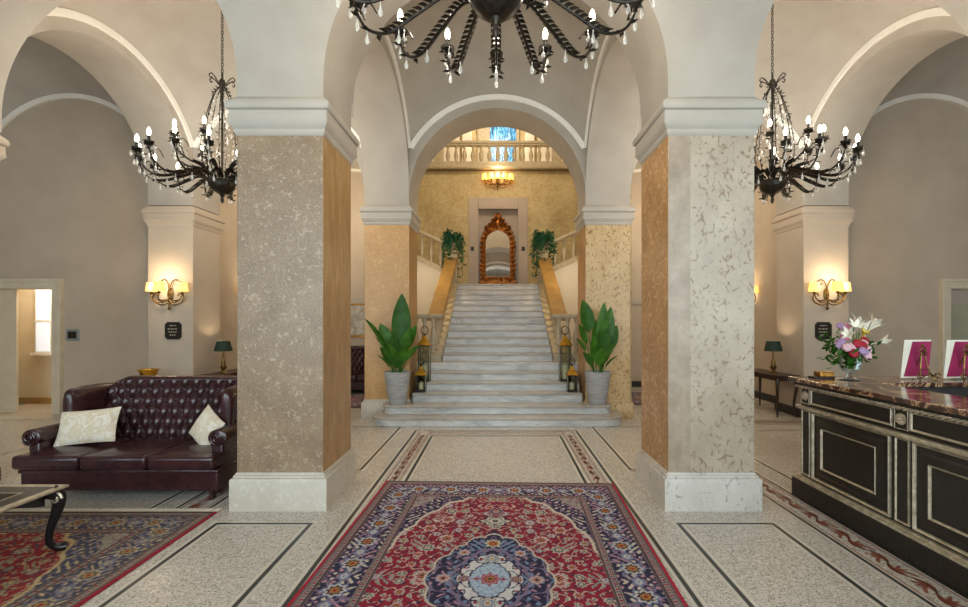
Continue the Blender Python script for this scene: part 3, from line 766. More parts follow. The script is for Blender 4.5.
# ================================================================== SOFA (front towards -y)
def sofa(label, loc, rz=0, detail=True):
    t = thing('chesterfield_sofa', label, 'sofa', loc, rz)
    W = .99
    m = MB(); m.box(-W+.05, W-.02, -.42, .40, .09, .285); m.build('base', M['leather'], t, bev=.02)
    m = MB(); m.box(-W+.04, W-.01, -.435, -.40, .245, .285); m.build('front_rail', M['leather'], t, bev=.012)
    for i in range(3):
        x0 = -.97 + i*.647; x1 = x0 + .640
        m = MB()
        def fn(u, v, x0=x0, x1=x1):
            return (x0 + (x1-x0)*u, -.47 + .72*v, .405 + .035*(1-(2*u-1)**4)*(1-(2*v-1)**4))
        m.box(x0, x1, -.48, .28, .29, .415); o = m.build('seat_cushion', M['leather'], t, bev=.035); o.modifiers['bevel'].segments = 4
        m = MB(); m.grid(lambda u, v: (x0+.012+(x1-x0-.024)*u, -.46+.72*v, .405+.032*(max(0,1-(2*u-1)**4)*max(0,1-(2*v-1)**4))), 12, 12); m.build('cushion_crown', M['leather'], o)
        if True:
            m = MB(); m.tube([(x0+.03,-.478,.405),(x1-.03,-.478,.405)], .006, 6); m.build('piping', M['leather'], o)
    # rolled arms
    for s in (-1, 1):
        xo = s*(W-.09)
        m = MB(); m.box(*sorted((xo-s*.055, xo+s*.06)), -.33, .36, .11, .56)
        m.build('arm', M['leather'], t, bev=.02)
        a = bpy.context.scene.objects[-1] if False else None
        m = MB(); L = []
        for y, k in ((-.355,.80),(-.345,.97),(-.32,1),(.34,1)):
            L.append([(xo+s*.015+.095*k*math.cos(q), y, .545+.075*k*math.sin(q)) for q in [2*PI*i/20 for i in range(20)]])
        m.loops(L)
        m.tube([(xo+s*.015+ s*(.012+.055*q/22)*math.cos(q*.55), -.362, .545+(.012+.055*q/22)*math.sin(q*.55)) for q in range(23)], .009, 6)
        m.build('arm_roll', M['leather'], t)
    # tufted back
    x0, x1 = -.74, .93
    nx, nz = 26, 6; zb, zt = .36, .98
    def top(x): 
        e = min(1, max(0, (x - x0)/.14)); e = e*e*(3-2*e)
        return zt - .045*(1-e)
    def depth(x, z):
        u = (x-x0)/(x1-x0)*nx; v = (z-zb)/(zt-zb)*nz
        p, q = (u+v)/2, (u-v)/2
        f = abs(math.sin(PI*p))*abs(math.sin(PI*q))
        fade = 1.0
        return .048*(f**.42)*fade
    def fb(u, v):
        x = x0 + (x1-x0)*u; zz = zb + (top(x)-zb)*v
        return (x, .235 + .13*v - depth(x, zz) - .012*math.sin(PI*v), zz)
    NX, NZ = 208, 72
    m = MB(); m.grid(fb, NX, NZ)
    m.loops([[(x0+(x1-x0)*i/30, .235+.13+.075*(1-math.cos(q)) -.0, top(x0+(x1-x0)*i/30)+.035*math.sin(q)) for q in [PI*j/10 for j in range(11)]] + [(x0+(x1-x0)*i/30, .47, .12), (x0+(x1-x0)*i/30, .30, .12)] for i in range(31)])
    bk = m.build('backrest', M['leather'], t, sharp=80)
    b0 = None
    for j in range(1, nz):
        for i in range(0, nx+1):
            if (i+j) % 2: continue
            x = x0 + (x1-x0)*i/nx; v = j/nz
            if x < x0+.02 or x > x1-.02: continue
            z = zb+(top(x)-zb)*v
            pos = (x, .235+.13*v-.012*math.sin(PI*v)-.004, z)
            if b0 is None:
                mm = MB(); mm.ball((0,0,0), (.014,.010,.014), 8, 6); b0 = mm.build('button', M['leather'], bk); b0.location = pos
            else:
                c = b0.copy(); COL.objects.link(c); c.parent = bk; c.location = pos
    for s in (-1, 1):       # wings
        m = MB(); L = []
        for k, (y, h, w, xo) in enumerate(((-.085,.88,.03,.825),(-.075,.93,.045,.825),(-.05,.95,.055,.82),(.05,.955,.055,.815),(.25,.955,.055,.81),(.44,.94,.055,.81))):
            x = s*xo
            L.append([(x-s*w*1.1,y,.45),(x-s*w*1.2,y,h-.10),(x-s*w*.9,y-.015*(k<2),h-.03),(x,y-.02*(k<2),h),(x+s*w*.9,y,h-.03),(x+s*w*1.25,y,h-.10),(x+s*w,y,.45)])
        m.loops(L)
        if s < 0: m.build('wing', M['leather'], t, sharp=60)
        else: m.build('wing', M['leather'], t, sharp=60)
    for x in (-.88, .88):
        for y in (-.37, .36):
            m = MB(); m.lathe([(.018,0),(.022,.01),(.016,.03),(.03,.07),(.038,.10),(.038,.115)], 10, (x,y,0)); m.build('leg', M['walnut'], t)
    return t
SF = sofa('tufted oxblood leather sofa with two cream pillows, left of the brown pillar', (-3.38, 4.50, 0)); SF.scale = (.92, 1, 1)
def pillow(label, loc, rot, w, h, d=.07):
    m = MB(); n = 18
    def side(sg):
        def fn(u, v):
            x, y = 2*u-1, 2*v-1
            k = 1 - .07*(1-x*x)*0; pinch = 1 - .06*(1-abs(x)**2)*(abs(y)) ; pinch2 = 1 - .06*(1-abs(y)**2)*abs(x)
            b = max(0, (1-x**2)*(1-y**2))**.55
            return (x*w/2*pinch2, sg*d*b, y*h/2*pinch)
        return fn
    m.grid(side(-1), n, n); m.grid(side(1), n, n)
    o = m.build('throw_pillow', M['pillow'], None, sharp=80); o.location = loc; o.rotation_euler = rot
    tag(o, label, 'pillow'); return o
pillow('cream patterned throw pillow at the left end of the leather sofa', (-3.89, 4.36, .60), (-.38, -.08, .10), .54, .33)
pillow('cream throw pillow tilted against the right arm of the leather sofa', (-2.79, 4.40, .575), (-.32, .50, -.52), .33, .33)
sf2 = dup(SF, (-3.38, 10.45, 0), 0, label='distant tufted leather sofa glimpsed between the two left pillars')
# round stand and gold bowl behind the sofa
t = thing('side_table', 'small table behind the leather sofa holding a gold bowl', 'table', (-5.5, 7.10, 0))
m = MB(); m.lathe([(.001,.675),(.24,.675),(.25,.69),(.25,.70),(.001,.70)], 24); m.build('table_top', M['walnut'], t)
m = MB(); m.lathe([(.05,.68),(.03,.6),(.045,.4),(.03,.25),(.06,.14),(.04,.1)], 14); m.build('column', M['walnut'], t)
for k in range(3):
    a = 2*PI*k/3+.5; m = MB(); m.tube([(.03*math.cos(a),.03*math.sin(a),.15),(.12*math.cos(a),.12*math.sin(a),.08),(.2*math.cos(a),.2*math.sin(a),.02)], [.025,.02,.02], 8); m.build('foot', M['walnut'], t)
m = MB(); m.lathe([(.001,.0),(.09,.0),(.10,.02),(.115,.11),(.14,.145),(.145,.16),(.13,.155),(.105,.11),(.09,.03),(.001,.02)], 20); 
o = m.build('bowl', M['brass']); o.location = (-5.36, 7.05, .70); tag(o, 'small gold bowl on the table behind the leather sofa', 'bowl')

# ================================================================== COFFEE TABLE
t = thing('coffee_table', 'black coffee table with silver-gold edging and curved legs on the left rug', 'table', (-3.65, 2.62, .0135)); t.scale = (1, 1, .97)
tx, ty = .64, .60
m = MB(); m.frame_mold(-tx+.05, tx-.05, -ty+.05, ty-.05, [(-.02,.425),(.03,.428),(.05,.44),(.05,.452),(.03,.456),(-.10,.456),(-.10,.452)]); m.build('table_top', M['black_lacquer'], t)
m = MB()
m.frame_mold(-tx, tx, -ty, ty, [(-.045,.4565),(0,.4565),(.004,.450),(.002,.440),(-.01,.436),(-.045,.4565)], cap=False); m.build('edge_moulding', M['champagne'], t)
m = MB(); m.frame_mold(-tx+.16, tx-.16, -ty+.16, ty-.16, [(-.006,.4572),(.006,.4572),(.006,.456),(-.006,.456)], cap=False); m.build('inlay_line', M['champagne'], t)
m = MB(); m.box(-tx+.17, tx-.17, -ty+.17, ty-.17, .456, .4568); m.build('top_panel', M['table_glass'], t)
m = MB()
for s in (-1, 1):       # shaped aprons
    def apr(axis, s):
        n = 20; L = []
        for i in range(n+1):
            u = -1 + 2*i/n; zz = .36 + .045*(1 - abs(u)**2.2) - .02*math.cos(u*PI*2)
            for_ = (tx-.10)*u if axis == 'x' else (ty-.10)*u
            a, b = (s*(ty-.09), s*(ty-.065)) if axis == 'x' else (s*(tx-.09), s*(tx-.065))
            if axis == 'x': L.append([(for_,a,zz),(for_,b,zz),(for_,b,.43),(for_,a,.43)])
            else: L.append([(a,for_,zz),(b,for_,zz),(b,for_,.43),(a,for_,.43)])
        m.loops(L)
    apr('x', s); apr('y', s)
m.build('apron', M['black_lacquer'], t)
for sx in (-1, 1):
    for sy in (-1, 1):
        m = MB(); d = Vector((sx, sy, 0)).normalized(); c = Vector((sx*(tx-.06), sy*(ty-.07), 0))
        P = [(.0,.43),(.035,.40),(.045,.35),(.03,.27),(.005,.18),(-.005,.10),(.01,.05),(.045,.024),(.08,.02)]
        pts = bez([c + d*a + Vector((0,0,z)) for a, z in P], 5); n = len(pts)
        rad = [.052 - .03*min(1, i/(n*.55)) + (.012*max(0, (i-n*.75)/(n*.25))) for i in range(n)]
        m.tube(pts, rad, 10); lg = m.build('leg', M['black_lacquer'], t)
        m = MB(); q = c + d*.06 + Vector((0,0,.385)); side = Vector((1,0,0))
        m.tube([q + side*(.042-.0015*k)*math.cos(k*.42)*(1 - k/34) + Vector((0,-.045,(.042)*math.sin(k*.42)*(1 - k/34))) for k in range(28)], .008, 6); m.build('scroll', M['champagne'], lg)

# ================================================================== RUGS
def hexc(h): return np.array(lin(h)[:3])
def rug_cols(W, L, step, pal, seed):
    rs = np.random.RandomState(seed)
    nx, ny = int(round(W/step)), int(round(L/step))
    x = np.linspace(-W/2, W/2, nx+1); y = np.linspace(-L/2, L/2, ny+1); X, Y = np.meshgrid(x, y)
    AXx, AY = np.abs(X), np.abs(Y); dx, dy = W/2-AXx, L/2-AY; d = np.minimum(dx, dy)
    C = np.zeros(X.shape+(3,)); C[:] = hexc(pal['field'])
    def put(mask, col): C[mask] = hexc(pal[col]) if col in pal else hexc(col)
    def rosette(mask_region, cx, cy, r, cols, petals=8, sxy=(1,1), ph=0):
        rx, ry = (X-cx)/sxy[0], (Y-cy)/sxy[1]; rr = np.hypot(rx, ry); th = np.arctan2(ry, rx)
        rad = r*(1+.16*np.cos(petals*th+ph))
        for f, c in zip((1.0,.84,.66,.44,.22), cols): put(mask_region & (rr < rad*f), c)
    inner = .40
    # field vines: contour lines of a smooth mirrored function
    sg = np.where(X < 0, -1, 1)
    ax, ay = AXx, AY
    f1 = np.sin(31*ax+2*np.sin(13*ay))*np.cos(26*ay+2.2*np.sin(17*ax)) + .5*np.sin(49*ax+19*ay)*np.cos(40*ay-13*ax)
    f2 = np.sin(58*ax+3*np.sin(22*ay))*np.sin(52*ay+2*np.sin(29*ax))
    vine = np.abs(f1) < .075; leaf = f2 > .72; leaf2 = f2 < -.80
    FM = np.ones(X.shape, bool)
    put(vine, 'cream'); put(leaf, 'sage'); put(leaf2, 'navy'); put((np.abs(f2-.72) < .06), 'cream')
    HX, HY = W/2-inner, L/2-inner
    flowers = []
    for i in range(400):
        cx, cy = rs.uniform(0, HX), rs.uniform(0, HY)
        if all((cx-a)**2+(cy-b)**2 > .105**2 for a, b in flowers): flowers.append((cx, cy))
    for i, (cx, cy) in enumerate(flowers):
        r = rs.choice([.05,.038,.03]); pc = [['navy','cream','sage','gold','red'],['cream','sage','navy','cream','gold'],['cream','pink','red','gold','navy'],['navy','pink','cream','blue','gold']][i % 4]
        for s1 in (-1, 1):
            for s2 in (-1, 1):
                x0, y0 = s1*cx, s2*cy
                ix = slice(max(0,int((x0+W/2-.08)/step)), int((x0+W/2+.08)/step)+2); iy = slice(max(0,int((y0+L/2-.08)/step)), int((y0+L/2+.08)/step)+2)
                rx, ry = X[iy,ix]-x0, Y[iy,ix]-y0; rr = np.hypot(rx, ry); th = np.arctan2(ry, rx); rad = r*(1+.18*np.cos((6+i%3)*th))
                for f, c in zip((1.0,.82,.62,.42,.2), pc): C[iy,ix][rr < rad*f] = hexc(pal[c])
    base_field = C.copy()
    # corner spandrels: navy beyond a scalloped oval
    th = np.arctan2(AY/HY, AXx/HX); el = np.sqrt((AXx/HX)**2+(AY/HY)**2)
    lim = 1.02 + .035*np.abs(np.sin(11*th)) - .10*np.exp(-((th-PI/4)/.5)**2)*0
    sp = el > lim
    put(sp, 'navy'); put(sp & (np.abs(f1) < .16), 'lav'); put(sp & leaf, 'cream'); put(sp & leaf2, 'pink'); put(sp & (el > lim+.20), 'greyl'); put(sp & (el > lim+.2) & vine, 'navy'); put(sp & (el > lim+.2) & leaf, 'red')
    put((np.abs(el-lim) < .014), 'cream')
    # medallion
    if pal.get('medallion', True):
        mx, my = .37, .55
        a = AXx/mx; b = AY/my; r = np.sqrt(a*a+b*b); t2 = np.arctan2(b, a)
        lob = 1 + .07*np.abs(np.cos(8*t2)) - .10*np.abs(np.sin(2*t2))**2
        tip = (AXx < .10*(1 - (AY-my*.94)/ (.16))) & (AY > my*.9) & (AY < my+.13)
        put(tip, 'navy'); 
        md = r < lob
        put(r < lob*1.035, 'cream'); put(md, 'navy'); put(md & (np.abs(f1) < .14), 'lav'); put(md & (f2 > .55), 'blue'); put(md & leaf2, 'pink')
        ring = (r > lob*.60) & (r < lob*.66); put(ring, 'lav')
        i2 = r < lob*.52; put(r < lob*.545, 'navy'); put(i2, 'white'); put(i2 & (np.abs(f1) < .13), 'navy'); put(i2 & leaf, 'red')
        i3 = r < lob*.33; put(r < lob*.355, 'navy'); put(i3, 'paleb'); put(i3 & (np.abs(f2) < .07), 'blue')
        rosette(FM, 0, 0, .06, ['red','pink','red','gold','navy'], 8)
        for s in (-1, 1):
            rosette(FM, s*mx*.43, 0, .036, ['red','cream','navy','pink','gold']); rosette(FM, 0, s*my*.44, .055, ['sage','cream','blue','cream','gold'])
            rosette(FM, s*mx*.22, 0, .018, ['red','pink','red','red','navy'])
            rosette(FM, s*mx*.78, 0, .05, ['lav','cream','pink','gold','navy']); rosette(FM, 0, s*my*.82, .06, ['sage','cream','gold','red','gold'])
            rosette(FM, 0, s*(my+.27), .10, ['navy','cream','sage','cream','navy'], 6, (1.2,.8)); rosette(FM, 0, s*(my+.45), .07, ['red','sage','navy','pink','gold'])
            for s2 in (-1, 1): rosette(FM, s*mx*.52, s2*my*.58, .042, ['blue','cream','pink','gold','navy'])
    # borders
    bd = d < inner
    # coordinate along and across
    along = np.where(dx < dy, Y, X); q = d
    def band(a, b, col): put((d >= a) & (d < b), col)
    band(0, inner, 'guard')
    band(.10, .335, 'navy')
    mb_ = (d >= .10) & (d < .335)
    put(mb_ & (np.abs(f1) < .13), 'lav'); put(mb_ & (f2 > .62), 'cream'); put(mb_ & (f2 < -.66), 'pink')
    va = .2175 + .075*np.sin(2*PI*along/.30); put(mb_ & (np.abs(q-va) < .008), 'lav')
    per = .30
    ph = (along/per) % 1.0; lx = (ph-.5)*per
    for off, rr0, cols in ((0, .072, ['blue','cream','navy','gold','red']),):
        rr = np.hypot(lx, (q-.2175)); th2 = np.arctan2(q-.2175, lx); rad = rr0*(1+.15*np.cos(8*th2))
        for f, c in zip((1,.84,.64,.42,.2), cols): put(mb_ & (rr < rad*f), c)
    lx2 = ((ph+.5) % 1.0 - .5)*per
    rr = np.hypot(lx2, (q-.2175)*1.3); th2 = np.arctan2(q-.2175, lx2); rad = .055*(1+.15*np.cos(6*th2))
    for f, c in zip((1,.75,.5,.25), ['lav','blue','cream','blue']): put(mb_ & (rr < rad*f), c)
    for a, b in ((.035,.095),(.34,.395)):
        g = (d >= a) & (d < b); mid = (a+b)/2
        put(g, 'greyl'); put(g & (np.abs(q-a) < .007), 'brown'); put(g & (np.abs(q-b) < .009), 'brown'); put(g & (np.abs(np.abs(q-mid)-.017) < .003), 'brown')
        l3 = ((along/.055) % 1 - .5)*.055; put(g & (np.hypot(l3, q-mid) < .010), 'red'); l4 = (((along/.055)+.5) % 1 - .5)*.055; put(g & (np.hypot(l4, q-mid) < .007), 'navy')
    band(0, .035, 'guard'); put(dx < .026, 'edge'); put((dy < .03) & (dx >= .026), 'brown')
    C *= (1 + rs.uniform(-.22, .22, X.shape))[...,None]
    return X, Y, np.clip(C, 0, 1)
def rug_mat(name):
    m, tr, N, L, P = nt(name); a = N.new('ShaderNodeAttribute'); a.attribute_name = 'weave'
    v = coords(N, L); n = noise(N, L, v, 260, 2)
    L.new(mix(N, L, .10, a.outputs['Color'], ramp(N, L, n, [(.3,'#3a2a2a'),(.7,'#b8a8a0')])), P.inputs['Base Color']); setp(P, .95, 0, .1); bump(N, L, P, n, .3, .004); return m
M['rug'] = rug_mat('woven_wool')
PAL = dict(field='#8C0F2E', red='#931231', navy='#1B1F40', cream='#C9BBA8', sage='#7E8A86', gold='#A9772F', pink='#B98994', blue='#6F87A6', lav='#7A6C84', greyl='#9A8D86', guard='#6B5A5C', brown='#4A3A3C', white='#CFCBC8', paleb='#A9BAC8', edge='#A5122F')
PAL2 = dict(PAL, field='#82161F', red='#82161F', cream='#B09A6E', sage='#77745C', navy='#34384A', gold='#9A7A3E', pink='#8F7468', blue='#636C7C', lav='#6E6A72', greyl='#8A8070', guard='#6A5F54', white='#A89C84', paleb='#8C93A0', edge='#8E1029')
def rug(label, loc, rz, W, L, step, pal, seed, fringe=False):
    t = thing('persian_rug', label, 'rug', loc, rz)
    X, Y, C = rug_cols(W, L, step, pal, seed)
    ny, nx = X.shape; me = bpy.data.meshes.new('pile')
    Z = np.full(X.shape, .012); Z[0,:] = Z[-1,:] = .002; Z[:,0] = Z[:,-1] = .002
    co_ = np.stack([X, Y, Z], -1).reshape(-1, 3)
    idx = np.arange(nx*ny).reshape(ny, nx)
    fa = np.stack([idx[:-1,:-1], idx[:-1,1:], idx[1:,1:], idx[1:,:-1]], -1).reshape(-1, 4)
    me.vertices.add(len(co_)); me.vertices.foreach_set('co', co_.ravel())
    me.loops.add(fa.size); me.loops.foreach_set('vertex_index', fa.ravel().astype(np.int32))
    me.polygons.add(len(fa)); me.polygons.foreach_set('loop_start', np.arange(0, fa.size, 4, dtype=np.int32))
    me.update(calc_edges=True)
    at = me.color_attributes.new('weave', 'FLOAT_COLOR', 'POINT')
    at.data.foreach_set('color', np.concatenate([C.reshape(-1,3), np.ones((len(co_),1))], 1).ravel().astype(np.float32))
    me.materials.append(M['rug']); o = bpy.data.objects.new('pile', me); COL.objects.link(o); o.parent = t
    if fringe:
        for s in (-1, 1):
            m = MB(); n = int(W/.012); random.seed(5)
            for i in range(n):
                x = -W/2 + .006 + i*.012; j = random.uniform(-.012,.012)
                m.tube([(x, s*L/2, .006), (x+j*.5, s*(L/2+.03), .005), (x+j, s*(L/2+.07), .004)], .0055, 4)
            f = m.build('fringe', M['cream_card'], t); f['kind'] = 'stuff'
    return t
rug('large red and navy medallion rug in the centre foreground', (-.052, 2.83, .001), -.035, 2.25, 3.42, .0062, PAL, 4)
rug('faded red and beige rug under the coffee table before the leather sofa', (-3.46, 2.12, .001), 0, 2.24, 3.44, .0075, PAL2, 11, True)
rug('red rug in front of the distant sofa between the left pillars', (-3.3, 9.2, .001), 0, 1.7, 1.5, .012, dict(PAL, medallion=False), 2)
rug('red rug glimpsed between the two right pillars', (3.3, 9.5, .001), 0, 1.7, 1.5, .012, dict(PAL, medallion=False), 9)
# ================================================================== RECEPTION DESK
DX = 2.77
t = thing('reception_desk', 'long ebony reception desk with champagne mouldings on the right', 'desk', (DX, 2.7, 0))
B = lambda m, n, mat, p=t, **k: m.build(n, mat, p, world=True, **k)
m = MB(); m.box(DX, DX+.36, .9, 4.21, .18, 1.045); m.box(DX+.36, 4.97, 3.90, 4.21, .18, 1.045); B(m, 'carcass', M['ebony'])
m = MB(); m.box(DX-.055, DX+.38, .9, 4.255, 0, .165); m.box(DX+.38, 4.97, 3.9, 4.255, 0, .165); B(m, 'plinth', M['ebony'])
m = MB(); m.box(DX-.05, DX+.3, .9, 4.25, .165, .185); m.box(DX-.03, DX+.3, .9, 4.23, .185, .20); B(m, 'plinth_moulding', M['champagne'])
m = MB(); m.box(DX-.035, DX+.3, .9, 4.235, .815, .835); m.box(DX-.02, DX+.3, .9, 4.22, .80, .815); B(m, 'waist_moulding', M['champagne'])
m = MB(); m.box(DX-.03, DX+.3, .9, 4.235, 1.015, 1.045); B(m, 'cornice', M['ebony'])
m = MB(); y = .92
m2 = MB()
L_ = [[] for _ in range(2)]
n = 420
for ph in (0, PI):
    m.tube([(DX-.036+.008*math.cos(i*.55+ph), .92+3.31*i/n, 1.006+.008*math.sin(i*.55+ph)) for i in range(n+1)], .0075, 5)
B(m, 'rope_moulding', M['champagne'])
m = MB(); m.box(DX+.34, 4.95, 1.3, 3.9, .70, .74); B(m, 'work_surface', M['black_lacquer'])
def picture_mold(ya, yb, za, zb, w=.016, d=.016, mat='champagne', parent=t, name='moulding', x=None):
    x = DX if x is None else x
    m = MB(); prof = [(0,0),(-d*.6,0),(-d,.3),(-d*.7,.7),(-d*.2,1),(0,1)]
    m.loops([[(x+p, ya+q*w, za+q*w),(x+p, yb-q*w, za+q*w),(x+p, yb-q*w, zb-q*w),(x+p, ya+q*w, zb-q*w)] for p, q in prof], cap=False)
    # loops run profile-wise, corners stay mitred
    return B(m, name, M[mat], parent)
def module(yh):      # yh = far end of the module (its rosette side)
    # frieze
    ya = yh - .985
    m = MB(); m.box(DX-.008, DX, yh-.105, yh-.005, .86, .995); blk = B(m, 'rosette_block', M['ebony'])
    picture_mold(yh-.11, yh, .855, 1.0, .010, .012, parent=blk)
    m = MB()
    c = (DX-.008, yh-.055, .928)
    m.ball(c, (.016,.042,.042), 14, 7)
    for k in range(8): q = 2*PI*k/8; m.ball((c[0]-.008, c[1]+.026*math.cos(q), c[2]+.026*math.sin(q)), (.012,.012,.012), 6, 5)
    m.ball((c[0]-.016, c[1], c[2]), (.010,.012,.012), 8, 5); B(m, 'rosette', M['champagne'], blk)
    m = MB(); m.box(DX-.006, DX, ya+.03, yh-.14, .875, .985); f = B(m, 'frieze_panel', M['ebony'])
    picture_mold(ya+.015, yh-.125, .862, .995, .018, .018, parent=f)
    # narrow strip and big panel below
    m = MB(); m.box(DX-.006, DX, yh-.115, yh-.02, .23, .785); s = B(m, 'side_strip', M['ebony'])
    picture_mold(yh-.12, yh-.01, .215, .795, .012, .016, parent=s)
    m = MB(); m.box(DX-.004, DX, ya+.05, yh-.17, .235, .78); p = B(m, 'door_panel', M['ebony'])
    picture_mold(ya+.03, yh-.15, .215, .795, .018, .022, parent=p)
    m = MB(); m.loops([[(DX-q, ya+.03+e, .215+e),(DX-q, yh-.15-e, .215+e),(DX-q, yh-.15-e, .795-e),(DX-q, ya+.03+e, .795-e)] for q, e in ((.003,.05),(.016,.07),(.016,.115),(.007,.12),(.007,.2))]); m.f.pop(-2); m.m.pop(-2); B(m, 'raised_field', M['ebony'], p)
    picture_mold(ya+.145, yh-.265, .33, .68, .014, .018, parent=p, x=DX-.006)
for k in range(4):
    if 4.195 - .985*k > 1.3: module(4.195 - .985*k)
o = MB(); P = [(DX-.075,.9),(DX+.40,.9),(DX+.40,3.84),(4.99,3.84),(4.99,4.29),(DX-.075,4.29)]
L = [[(x, y, z) for x, y in P] for z in (1.045, 1.085)]
fs = MB(); n = 6
fs.v = [p for l in L for p in l]
for j in range(6): fs.f.append([j,(j+1)%6,6+(j+1)%6,6+j]); fs.m.append(0)
for b in (0, 6):
    fs.f += [[b,b+1,b+2,b+5],[b+2,b+3,b+4,b+5]]; fs.m += [0,0]
ct = fs.build('countertop', M['counter'], bev=.008); tag(ct, 'dark brown veined marble countertop on the ebony reception desk', 'countertop')
CZ = 1.085
# bouquet in its vase
v = thing('flower_vase', 'clear footed glass vase on the far corner of the marble countertop', 'vase', (3.07, 4.02, CZ))
m = MB(); m.lathe([(.001,0),(.075,0),(.075,.008),(.03,.02),(.018,.05),(.03,.068),(.07,.09),(.085,.14),(.088,.215),(.095,.222),(.091,.224),(.082,.21),(.079,.14),(.064,.098),(.02,.085),(.001,.085)], 20); m.build('vessel', M['glass'], v)
b = thing('flower_bouquet', 'bouquet of roses, lilies and lilac blooms in the glass vase on the countertop', 'bouquet', (3.07, 4.02, CZ+.10)); b.scale = (.80, .80, .86)
random.seed(21)
m = MB()
for i in range(22):
    a, r = random.uniform(0, 2*PI), random.uniform(.05,.22)
    m.tube([(random.uniform(-.03,.03), random.uniform(-.03,.03), .0), (.04*math.cos(a), .04*math.sin(a), .12), (r*math.cos(a), r*math.sin(a), .2+random.uniform(0,.22))], .0035, 5)
m.build('stems', M['leaf'], b)
def leaf_cluster(spots, n, spread, name, mat, L=.07, W=.02):
    m = MB()
    for c in spots:
        for i in range(n):
            p = Vector(c) + Vector([random.gauss(0, spread) for _ in range(3)])
            leaflet(m, p, (random.uniform(-1,1), random.uniform(-1,1), random.uniform(-.5,.9)), L*random.uniform(.7,1.3), W)
    return m.build(name, mat, b)
leaf_cluster([(-.18,0,.16),(-.13,-.05,.08),(.15,0,.16),(.2,.02,.2),(-.2,.05,.25),(0,0,.10),(-.05,-.08,.12),(.08,-.06,.12)], 13, .045, 'foliage', M['leaf_dark'], .09, .026)
leaf_cluster([(-.17,0,.28)], 12, .04, 'trailing_fern', M['leaf'], .07, .012)
leaf_cluster([(-.15,-.02,.07),(-.16,0,.12)], 12, .04, 'trailing_fern', M['leaf'], .07, .012)
def rose(c, r, mat):
    m = MB()
    for k, (rr, zz, n) in enumerate(((1,0,6),(.78,.12,5),(.52,.22,4))):
        for i in range(n):
            a = 2*PI*i/n + k*.5; m.ball((c[0]+rr*r*.55*math.cos(a), c[1]+rr*r*.55*math.sin(a), c[2]+zz*r), (r*.48*rr+.006, r*.48*rr+.006, r*.55), 7, 5)
    m.ball((c[0],c[1],c[2]+r*.3), r*.35, 7, 5)
    d = Vector((c[0]*1.5, -.55 + c[1], .35)).normalized(); T = Vector(c)
    m.xform(Matrix.Translation(T) @ Vector((0,0,1)).rotation_difference(d).to_matrix().to_4x4() @ Matrix.Translation(-T)); m.build('rose', mat, b)
# x to the right, z up, y towards the camera is negative
for c, r, k in (((-.06,-.13,.165),.045,'rose_red'),((-.01,-.12,.26),.042,'rose_red'),((.05,-.12,.24),.045,'rose_red'),((.12,-.06,.285),.042,'rose_red'),((-.12,-.12,.22),.042,'pale_pink'),((.02,-.15,.19),.04,'lilac'),((.09,-.13,.145),.045,'pale_pink'),((.06,-.14,.18),.036,'lilac'),((.09,-.09,.26),.036,'pale_pink'),((-.05,-.1,.23),.04,'pale_pink'),((-.13,-.05,.27),.04,'lilac'),((-.07,-.03,.33),.045,'rose_pink'),((-.03,0,.42),.04,'rose_pink'),((-.1,0,.43),.036,'lilac'),((-.16,-.06,.24),.035,'lilac'),((.16,-.06,.2),.034,'pale_pink')):
    rose(c, r, M[k])
def lily(c, d, s, mat='lily'):
    m = MB(); d = Vector(d).normalized(); u = d.cross(Vector((0,0,1))).normalized(); w = u.cross(d)
    for k in range(6):
        a = 2*PI*k/6; e = u*math.cos(a) + w*math.sin(a); q = e.cross(d)
        pts = [Vector(c) + d*(s*t) + e*(s*(.05+.75*t**2.2)) - d*(s*.25*max(0, t-.7)) for t in (0,.25,.5,.75,1)]
        wd = [.05,.16,.22,.15,.01]
        m.add([p + q*s*x for p, x in zip(pts, wd)] + [p - q*s*x for p, x in zip(pts, wd)] + [p - e*s*.03 for p in pts], [(i,i+1,11+i,10+i) for i in range(4)] + [(10+i,11+i,6+i,5+i) for i in range(4)])
    m.tube([Vector(c) - d*s*.8, Vector(c) + d*s*.2], .006, 6); m.build('lily', M[mat], b)
lily((.0,-.06,.38), (-.1,-.7,.9), .12); lily((.04,-.02,.42), (.35,-.3,1), .13); lily((-.06,-.08,.33), (-.8,-.6,.5), .10); lily((.2,-.03,.40), (.6,-.3,.9), .15); lily((.15,-.02,.37), (.1,.2,1), .12); lily((.29,-.04,.27), (1,-.3,.3), .10)
lily((.10,-.05,.33), (.2,-.6,1), .08, 'yellow')
t = thing('small_tray', 'little dark wooden tray beside the glass vase on the countertop', 'tray', (2.93, 4.16, CZ))
m = MB(); m.box(-.10,.08,-.05,.05,0,.015); m.build('foot', M['walnut'], t, bev=.004)
m = MB(); m.box(-.05,.08,-.045,.045,.015,.06); m.build('box', M['gold_leaf'], t, bev=.006)
